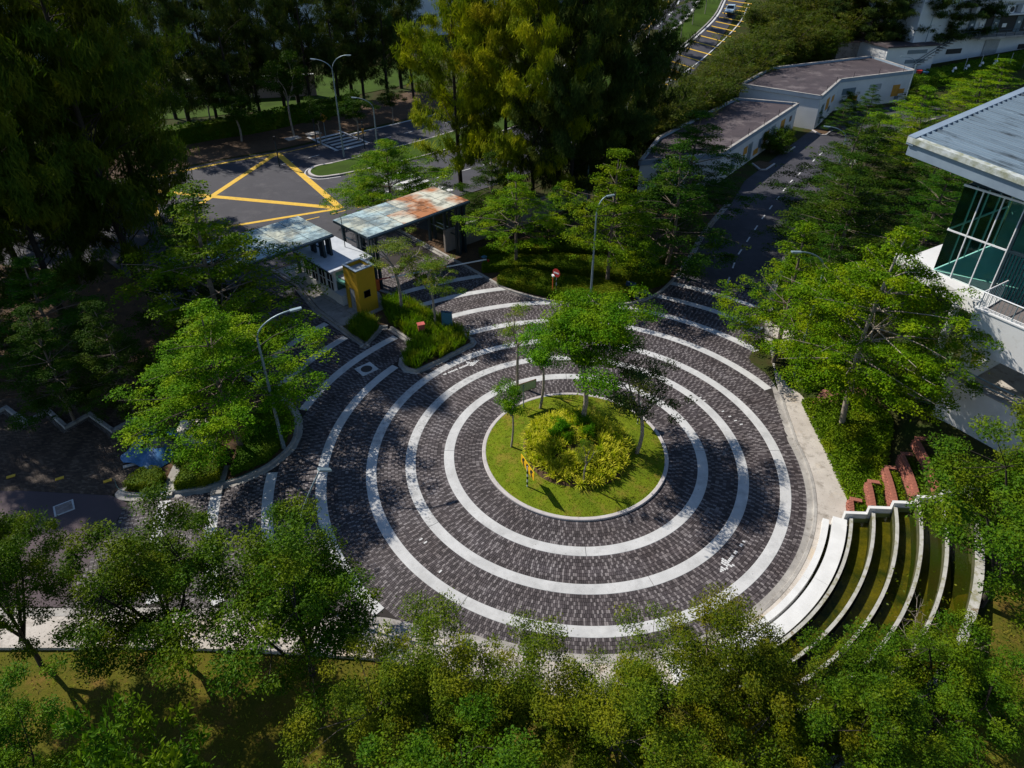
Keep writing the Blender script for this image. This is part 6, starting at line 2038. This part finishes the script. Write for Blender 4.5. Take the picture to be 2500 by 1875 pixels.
# white slab that carries the glass room
loc = lambda p: (p[0] - KP[0], p[1] - KP[1])
sl = [loc(q) for q in (at2(2190, 610, 9.2), at2(2222, 640, 9.2), at2(2408, 752, 9.2))]
mb = MB()
mb.prism([sl[0], sl[1], sl[2], c3(0.0, 2.4, 0)[:2], c3(0, 9, 0)[:2], c3(-5.5, 9, 0)[:2], c3(-5.6, 3.4, 0)[:2]], 8.45, 9.2)
mb.build('slab', M['white_wall'], cb)
mb = MB()
mb.tube([(sl[2][0] - 0.4, sl[2][1] + 1.6, 3.5), (sl[2][0] - 0.4, sl[2][1] + 1.6, 8.45)], 0.22, 12)
mb.build('column', M['white_wall'], cb)
# glass room
GS0, GS1, GT = -3.84, -0.70, 2.45
gr = cbb('floor', M['floor_green'], (GS0 + 0.02, 10, GT + 0.02, 9.0, 9.205, 9.25))
cbb('interior_wall', M['interior'], (GS0 + 0.1, 10, 8.8, 9.0, 9.25, 14.3))
nw = 3
dw = (GS1 - GS0) / nw
for i in range(nw):
    for (za, zb_) in ((9.30, 11.72), (11.80, 14.26)):
        cbb('pane', G_GREEN, (GS0 + i * dw + 0.04, GS0 + (i + 1) * dw - 0.04, GT + 0.02, GT + 0.035, za, zb_))
for i in range(1, nw + 1):
    cbb('mullion', M['white'], (GS0 + i * dw - 0.025, GS0 + i * dw + 0.025, GT - 0.03, GT + 0.06, 9.25, 14.3))
cbb('transom', M['white'], (GS0, GS1, GT - 0.032, GT + 0.062, 11.72, 11.80))
cbb('transom', M['white'], (GS0, GS1, GT - 0.032, GT + 0.062, 14.26, 14.36))
for j in range(4):
    t0 = GT + 0.08 + j * 1.55
    for (za, zb_) in ((9.30, 11.72), (11.80, 14.26)):
        cbb('pane', G_GREEN, (GS0 + 0.0, GS0 + 0.015, t0 + 0.04, t0 + 1.51, za, zb_))
    cbb('mullion', M['white'], (GS0 - 0.03, GS0 + 0.05, t0 + 1.51, t0 + 1.57, 9.25, 14.3))
cbb('transom', M['white'], (GS0 - 0.032, GS0 + 0.052, GT + 0.08, 8.6, 11.72, 11.80))
# dark louvred part to the right
cbb('louvre_frame', M['steel_dark'], (GS1 + 0.06, GS1 + 0.16, GT - 0.05, GT + 0.1, 9.25, 14.3), (GS1 + 0.16, 8, GT - 0.05, GT + 0.1, 11.7, 11.85))
cbb('pane', G_GREEN, (GS1 + 0.18, 8, GT + 0.03, GT + 0.04, 11.9, 14.2))
cbb('pane', G_GREEN, (GS1 + 0.18, 8, GT + 0.16, GT + 0.17, 9.25, 11.65))
for k in range(34):
    cbb('louvre', M['steel_dark'], (GS1 + 0.25 + k * 0.16, GS1 + 0.29 + k * 0.16, GT - 0.04, GT + 0.08, 9.25, 11.68))
# dark clerestory, coping and roof
cbb('clerestory', M['steel_dark'], (GS0 + 0.25, 10, GT + 0.25, 9.0, 14.36, 15.6))
cbb('clerestory_sill', M['white'], (GS0 + 0.1, 10, GT + 0.12, GT + 0.24, 15.2, 15.27))
RC = (-7.0, 1.4)
def rz_(a, b):
    return 16.2 + 0.108 * (b - RC[1]) - 0.083 * (a - RC[0])
def roofpt(a, b, dz):
    return c3(a, b, rz_(a, b) + dz)
nrib = 38
wid = 18.0
# standing-seam sheets: each a part
for k in range(nrib):
    b0 = RC[1] + 0.35 + k * wid / nrib
    b1 = RC[1] + 0.35 + (k + 1) * wid / nrib
    mb = MB()
    secs = [(b0, 0.0), (b0 + 0.10, 0.0), (b0 + 0.12, 0.10), (b0 + 0.18, 0.10), (b0 + 0.20, 0.0), (b1 - 0.02, 0.0)]
    vs = [roofpt(a, b, d_) for a in (RC[0] + 0.42, 9.0) for b, d_ in secs]
    m_n = len(secs)
    mb.add(vs, [(i, m_n + i, m_n + i + 1, i + 1) for i in range(m_n - 1)])
    mb.build('roof_sheet', M['roof_metal'], cb)
def roof_bar(name, mat, a0, a1, b0, b1, d0, d1):
    mb = MB()
    mb.hexa([roofpt(a0, b0, d0), roofpt(a1, b0, d0), roofpt(a1, b1, d0), roofpt(a0, b1, d0)], [roofpt(a0, b0, d1), roofpt(a1, b0, d1), roofpt(a1, b1, d1), roofpt(a0, b1, d1)])
    # orientation of E1 x E2 points up, so the order above is already counter-clockwise
    return mb.build(name, mat, cb)
roof_bar('barge_board', M['fascia'], RC[0], RC[0] + 0.40, RC[1], RC[1] + wid, -0.35, 0.10)
roof_bar('gutter', M['fascia_moss'], RC[0], 9.0, RC[1] - 0.02, RC[1] + 0.33, -0.25, 0.05)
roof_bar('fascia', M['fascia'], RC[0] + 0.1, 9.0, RC[1] + 0.12, RC[1] + 0.22, -0.95, -0.255)
roof_bar('soffit', M['grey'], RC[0] + 0.45, 9.0, RC[1] + 0.36, RC[1] + wid, -0.5, -0.3)

# --- long low building with painted patches
def lowblock(name, label, front, back, zb, ztop, patches, doors, label_cat='building'):
    allp = front + back[::-1]
    cx, cy = front[0]
    root = thing(name, label, label_cat, (cx, cy, 0))
    rel = lambda p: (p[0] - cx, p[1] - cy)
    MB().prism([rel(p) for p in allp], zb, ztop - 0.25).build('wall', M['white_wall'], root)
    MB().prism([rel(p) for p in offset_line(allp + [allp[0]], 0.45)[:-1]] if False else [rel(p) for p in allp], ztop - 0.249, ztop - 0.12).build('roof', M['roof_dark'], root)
    # parapet
    ring = allp + [allp[0]]
    for a, b in zip(ring[:-1], ring[1:]):
        a_, b_ = np.array(rel(a)), np.array(rel(b))
        l = np.linalg.norm(b_ - a_)
        an_ = math.atan2(*(b_ - a_)[::-1])
        c = (a_ + b_) / 2
        MB().box((c[0], c[1], ztop - 0.1), (l + 0.28, 0.30, 0.5), an_).build('parapet', M['fascia'], root)
        MB().box((c[0], c[1], ztop + 0.165), (l + 0.30, 0.32, 0.03), an_).build('coping', M['kerb'], root)
    a_, b_ = np.array(rel(front[0])), None
    for (seg, t, w, z0, z1, mat, nm) in patches:
        p, q = np.array(rel(front[seg])), np.array(rel(front[seg + 1]))
        an_ = math.atan2(*(q - p)[::-1])
        n_ = np.array((math.sin(an_), -math.cos(an_)))
        c = p + (q - p) * t + n_ * 0.012
        MB().box((c[0], c[1], (z0 + z1) / 2), (w, 0.03, z1 - z0), an_).build(nm, M[mat], root)
        if nm == 'door':
            cc = c + n_ * 0.02
            for sx in (-0.24, 0.24):
                e = cc + (q - p) / np.linalg.norm(q - p) * sx * w
                MB().box((e[0], e[1], (z0 + z1) / 2 - 0.05), (w * 0.42, 0.03, (z1 - z0) * 0.9), an_).build('leaf', M['steel'], root)
    # lightning rods along the front parapet
    for a, b in zip(front[:-1], front[1:]):
        a_, b_ = np.array(rel(a)), np.array(rel(b))
        n_ = int(np.linalg.norm(b_ - a_) / 5)
        for k in range(n_):
            c = a_ + (b_ - a_) * ((k + 0.5) / n_)
            MB().tube([(c[0], c[1], ztop + 0.18), (c[0], c[1], ztop + 0.95)], 0.03, 5).build('rod', M['black'], root)
    return root
pt = [(0, 0.16, 1.3, 0.1, 2.3, 'grey', 'door'), (0, 0.30, 1.2, 1.3, 2.2, 'orange', 'painted_patch'), (0, 0.36, 1.4, 0.1, 2.3, 'grey', 'door'), (0, 0.45, 1.6, 0.3, 1.0, 'orange', 'painted_patch'), (0, 0.49, 0.9, 0.8, 2.0, 'bluegrey', 'painted_patch'),
      (0, 0.57, 1.6, 1.2, 2.4, 'orange', 'painted_patch'), (0, 0.555, 0.8, 0.6, 1.19, 'orange', 'painted_patch'), (0, 0.66, 1.6, 0.1, 2.6, 'grey', 'door'), (0, 0.74, 0.8, 0.9, 1.4, 'orange', 'painted_patch'), (0, 0.80, 1.6, 0.9, 2.5, 'orange', 'painted_patch'), (0, 0.92, 0.9, 1.6, 2.3, 'brown', 'painted_patch')]
lowblock('long_building', 'near half of the long flat-roofed building with ochre wall patches and steel doors', [(19.2, 43.6), (34.8, 64.4)], [(9.9, 40.9), (13.4, 49.3), (27.3, 67.2)], -0.1, 3.4, pt, [])
pt = [(0, 0.25, 1.5, 0.1, 2.8, 'grey', 'door'), (0, 0.50, 1.9, 1.4, 3.0, 'orange', 'painted_patch'), (0, 0.78, 1.6, 1.8, 2.7, 'orange', 'painted_patch'), (0, 0.64, 1.4, 0.8, 1.5, 'bluegrey', 'painted_patch'),
      (1, 0.15, 2.6, 2.1, 3.0, 'bluegrey', 'painted_patch'), (1, 0.22, 2.0, 1.0, 1.8, 'orange', 'painted_patch'), (1, 0.50, 2.4, 2.3, 3.1, 'grey', 'painted_patch'), (1, 0.80, 1.5, 0.9, 2.6, 'orange', 'painted_patch'), (1, 0.88, 1.4, 1.2, 1.9, 'orange', 'painted_patch'), (1, 0.84, 0.9, 0.4, 0.89, 'bluegrey', 'painted_patch')]
lowblock('long_building', 'far half of the long flat-roofed building, one step higher', [(37.7, 64.4), (44.2, 74.2), (58.0, 80.2)], [(28.9, 71.4), (36.6, 82.0), (56.0, 90.9)], -0.1, 4.35, pt, [])
# air-conditioning box and red extinguisher on the wall
x, y, z = at(1812, 375, 1.2)
s = thing('air_conditioner', 'grey air conditioner box on the wall of the long building', 'air conditioner', (x, y - 0.2, 0.9), R(53))
MB().box((0, 0, 0.35), (0.9, 0.35, 0.7)).build('case', M['grey'], s, bevel=0.02)
MB().disc((0, 0, 0), 0.1, 12, 0.02).build('foot', M['black'], s)
# parking bays with kerbs along the long building
for i, (u, v, rz__) in enumerate(((1680, 465, 53), (1722, 430, 53), (1852, 415, 53), (1905, 372, 53), (2000, 330, 50), (2125, 280, 35))):
    x, y, z = at(u, v)
    s = sroot('bay_kerb')
    pts = [(x - 0.2, y + 2.2), (x + 0.1, y - 0.2), (x + 0.9, y - 0.1), (x + 2.6, y + 2.0)]
    kerb_run(s, pts, [(0.0, -0.03), (0.0, 0.12), (0.18, 0.12), (0.18, -0.03)], 'kerb_stone', M['kerb_isl'], seg=2.0, step=0.5)
    MB().sheet([(p[0], p[1]) for p in offset_line(pts, 0.1)] + [(x + 1.0, y + 3.2)], 0.05).build('soil', M['soil'], s)

# --- small sheds beyond the long building
def hut(name, label, c, w, d, h, rz, wall, roof, vents=True):
    s = thing(name, label, 'shed', c, rz)
    MB().box((0, 0, h / 2), (w, d, h)).build('wall', M[wall], s)
    MB().box((0, 0, h + 0.12), (w + 0.9, d + 0.9, 0.24)).build('roof', M[roof], s)
    if vents:
        for zz in (h * 0.8, h * 0.45):
            vt = MB().box((w * 0.12, -d / 2 - 0.02, zz), (w * 0.4, 0.05, 0.6)).build('vent', M['bluegrey'], s)
            for k in range(4):
                MB().box((w * 0.12, -d / 2 - 0.055, zz - 0.22 + k * 0.14), (w * 0.38, 0.03, 0.06), 0, R(20)).build('slat', M['grey'], vt)
    return s
x, y, z = at(2190, 172)
hut('white_shed', 'white shed with vents and a stained flat roof behind the long building', (x, y + 2.5, z - 0.3), 9.5, 7.5, 4.3, R(14), 'white_wall', 'roof_dark')
x, y, z = at(2110, 150)
hut('brown_shed', 'low brown roofed shed left of the white shed', (x - 1.5, y + 4.0, z - 0.2), 9.0, 6.0, 3.2, R(14), 'conc_wall', 'rust', False)
s = thing('red_bin', 'red bin on a stand at the end of the driveway', 'bin', at(2234, 200), 0.3)
MB().tube([(0, 0, 0.7), (0, 0, 1.9)], [0.5, 0.6], 12).build('drum', M['red'], s)
MB().tube([(0, 0, 0), (0, 0, 0.72)], 0.3, 8).build('stand', M['grey'], s)
s = thing('blue_bin', 'blue bin beside the red bin', 'bin', at(2250, 202), 0.3)
MB().tube([(0, 0, 0.0), (0, 0, 1.7)], [0.5, 0.55], 12).build('drum', M['navy'], s)
MB().tube([(0, 0, 1.7), (0, 0, 1.78)], 0.6, 12).build('lid', M['blue_panel'], s)
for i, (u, v) in enumerate(((2318, 198), (2350, 192), (2384, 185), (2418, 180))):
    s = thing('vent_pipe', ['leftmost', 'second from left', 'third from left', 'rightmost'][i] + ' white hooked vent pipe before the dark hedge', 'pipe', at(u, v), R(30), 'row of white vent pipes')
    MB().tube([(0, 0, 0), (0, 0, 1.7), (0.15, 0, 2.0), (0.5, 0, 2.05), (0.65, 0, 1.85)], 0.17, 10).build('pipe', M['white'], s)
    MB().tube([(0, 0, 0), (0, 0, 0.15)], 0.3, 10).build('flange', M['white'], s)

# --- far white block with walkway, stairs and air conditioners
f0, f1 = np.array(at2(2270, 158)), np.array(at2(2500, 120))
zf0 = T(*f0)
fd = (f1 - f0) / np.linalg.norm(f1 - f0)
fan = math.atan2(fd[1], fd[0])
fb = thing('far_block', 'far white block with a railed walkway, outdoor stairs and air conditioners', 'building', (f0[0], f0[1], zf0), fan)
FL = 60.0
MB().box((FL / 2 - 5, 6.2, 5.6), (FL, 12, 11.4)).build('wall', M['factory'], fb)
MB().box((FL / 2 - 5, 6.2, 11.5), (FL + 1, 13, 0.5)).build('roof', M['fascia'], fb)
MB().box((FL / 2 + 1, -0.9, 4.1), (FL - 12, 2.2, 0.35)).build('walkway', M['kerb'], fb)
MB().box((FL / 2 + 3.5, 0.17, 5.9), (FL - 12, 0.1, 2.9)).build('recess_shade', M['dark'], fb)  # flat dark panel on the wall, standing in for a shaded recess
for k in range(8):
    w = MB().box((6.5 + k * 5.2, 0.1, 5.7), (1.4, 0.08, 2.6)).build('door', M['bluegrey'], fb)
    MB().box((6.5 + k * 5.2, 0.05, 6.0), (0.5, 0.03, 0.35)).build('notice', M['white'], w)
    MB().box((8.6 + k * 5.2, 0.1, 6.1 - (k % 3) * 0.5), (0.9, 0.06, 0.6)).build('notice', M['white'], fb)
MB().box((FL / 2 + 3, -0.7, 7.55), (FL - 12, 1.8, 0.2)).build('ledge', M['white_wall'], fb)
for k in range(10):
    a = MB().box((6.0 + k * 3.3, -0.6, 8.3), (1.7, 0.9, 1.2)).build('air_conditioner', M['white_wall'], fb)
    MB().tube([(6.0 + k * 3.3 + 0.3, -1.05, 8.3), (6.0 + k * 3.3 + 0.3, -1.08, 8.3)], 0.45, 14).build('fan', M['dark'], a)
MB().box((FL / 2, -0.3, 9.6), (FL - 8, 1.0, 0.25)).build('ledge', M['white_wall'], fb)
for k in range(6):
    MB().box((8 + k * 8, 0.12, 10.4), (6, 0.1, 0.9)).build('window', M['dark'], fb)
for k in range(7):
    MB().box((4.5 + k * 8, 0.12, 1.9), (3.2, 0.1, 3.0 if k % 2 else 0.8)).build('opening', M['grey'] if k % 2 else M['dark'], fb)
for zz in (4.8, 5.3):
    MB().tube([(2.4, -1.9, zz), (FL - 6, -1.9, zz)], 0.05, 5).build('rail', M['steel_dark'], fb)
for k in range(26):
    MB().tube([(2.4 + k * 2.0, -1.9, 4.2), (2.4 + k * 2.0, -1.9, 5.3)], 0.05, 5).build('rail_post', M['steel_dark'], fb)
for k in range(12):
    MB().box((2.0 - k * 0.62, -1.0, 3.9 - k * 0.33), (0.66, 1.6, 0.14)).build('stair_tread', M['kerb'], fb)
for yy in (-1.85, -0.15):
    for dz in (0.55, 1.05):
        MB().tube([(2.2, yy, 4.1 + dz), (-5.6, yy, 0.0 + dz)], 0.05, 5).build('rail', M['steel_dark'], fb)
for k in range(12):
    MB().tube([(1 + k * 3.2, -6.0, -0.4), (1.0 + k * 3.2, -6.0, 2.4)], 0.06, 5).build('fence_post', M['grey'], fb)

# --- pale factories behind the tree belt
def factory(label, x, y, w, d, h, rz, mat='factory', rows=3):
    s = thing('factory', label, 'building', (x, y, 0), rz)
    MB().box((0, 0, h / 2), (w, d, h)).build('wall', M[mat], s)
    MB().box((0, 0, h + 0.3), (w + 1.2, d + 1.2, 0.6)).build('roof', M['fascia'], s)
    n = int(w / 6)
    for r_ in range(rows):
        for k in range(n):
            wd = MB().box((-w / 2 + (k + 0.5) * w / n, -d / 2 - 0.03, h * (r_ + 0.6) / rows), (w / n * 0.72, 0.12, h / rows * 0.38)).build('window', M['bluegrey'], s)
            MB().box((-w / 2 + (k + 0.5) * w / n, -d / 2 - 0.11, h * (r_ + 0.6) / rows), (w / n * 0.66, 0.03, h / rows * 0.30)).build('pane', G_DARK, wd)
    return s
factory('pale factory block glimpsed through the trees at the top left', -52, 138, 70, 30, 17, R(28))
factory('pale factory block glimpsed behind the middle she-oaks', 8, 175, 60, 30, 15, R(12))
factory('pale hall glimpsed at the far left through dark needles', -105, 112, 60, 26, 15, R(40))
s = thing('pink_wall', 'pink painted wall showing between trunks across the main road', 'wall', (-50, 80, 0), R(12))
for k in range(6):
    MB().box((-12 + k * 5.0, 0, 1.6), (4.9, 0.25, 3.2)).build('panel', M['pink_wall'], s)
MB().box((0.5, 0, 3.25), (30, 0.4, 0.14)).build('coping', M['white_wall'], s)

# --- car on the climbing road
cx_, cy_, cz_ = at(1782, 34)
dirc = math.atan2(MED_R[-1][1] - MED_R[-6][1], MED_R[-1][0] - MED_R[-6][0])
car = thing('car', 'pale blue silver car driving down the climbing road', 'car', (cx_, cy_, cz_ + 0.04), dirc + math.pi)
def car_body(mb, sec):
    vs, fs = [], []
    for (x, zl, zh, wl, wh) in sec:
        vs += [(x, -wl, zl), (x, wl, zl), (x, wh, zh), (x, -wh, zh)]
    n = len(sec)
    for i in range(n - 1):
        for j in range(4):
            fs.append((i * 4 + j, i * 4 + (j + 1) % 4, (i + 1) * 4 + (j + 1) % 4, (i + 1) * 4 + j))
    fs += [(3, 2, 1, 0), tuple(range((n - 1) * 4, n * 4))]
    return mb.add(vs, fs)
car_body(MB(), [(-2.15, 0.45, 0.85, 0.75, 0.7), (-2.0, 0.3, 0.98, 0.86, 0.8), (-0.9, 0.28, 1.02, 0.89, 0.84), (0.8, 0.28, 1.0, 0.89, 0.84), (1.6, 0.3, 0.86, 0.87, 0.8), (2.1, 0.42, 0.68, 0.74, 0.66)]).build('body', M['car'], car, bevel=0.04)
cab = car_body(MB(), [(-1.95, 0.96, 1.0, 0.78, 0.76), (-1.3, 0.98, 1.52, 0.82, 0.66), (0.15, 0.98, 1.54, 0.82, 0.66), (0.95, 0.96, 1.0, 0.8, 0.76)]).build('cabin', M['car'], car, bevel=0.03)
mb = MB()
mb.add([(0.98, -0.68, 1.04), (0.98, 0.68, 1.04), (0.24, 0.60, 1.50), (0.24, -0.60, 1.50)], [(0, 1, 2, 3)])
mb.build('windscreen', G_DARK, car)
for sg_ in (-1, 1):
    for xx in (-1.35, 1.35):
        w = MB().tube([(xx, sg_ * 0.80, 0.32), (xx, sg_ * 0.92, 0.32)], 0.32, 16).build('wheel', M['tyre'], car)
        MB().tube([(xx, sg_ * 0.921, 0.32), (xx, sg_ * 0.93, 0.32)], 0.18, 12).build('rim', M['steel'], w)
    MB().box((2.0, sg_ * 0.55, 0.66), (0.16, 0.36, 0.14)).build('headlight', M['lamp_glass'], car)
MB().box((2.1, 0, 0.45), (0.06, 0.8, 0.16)).build('grille', M['black'], car)
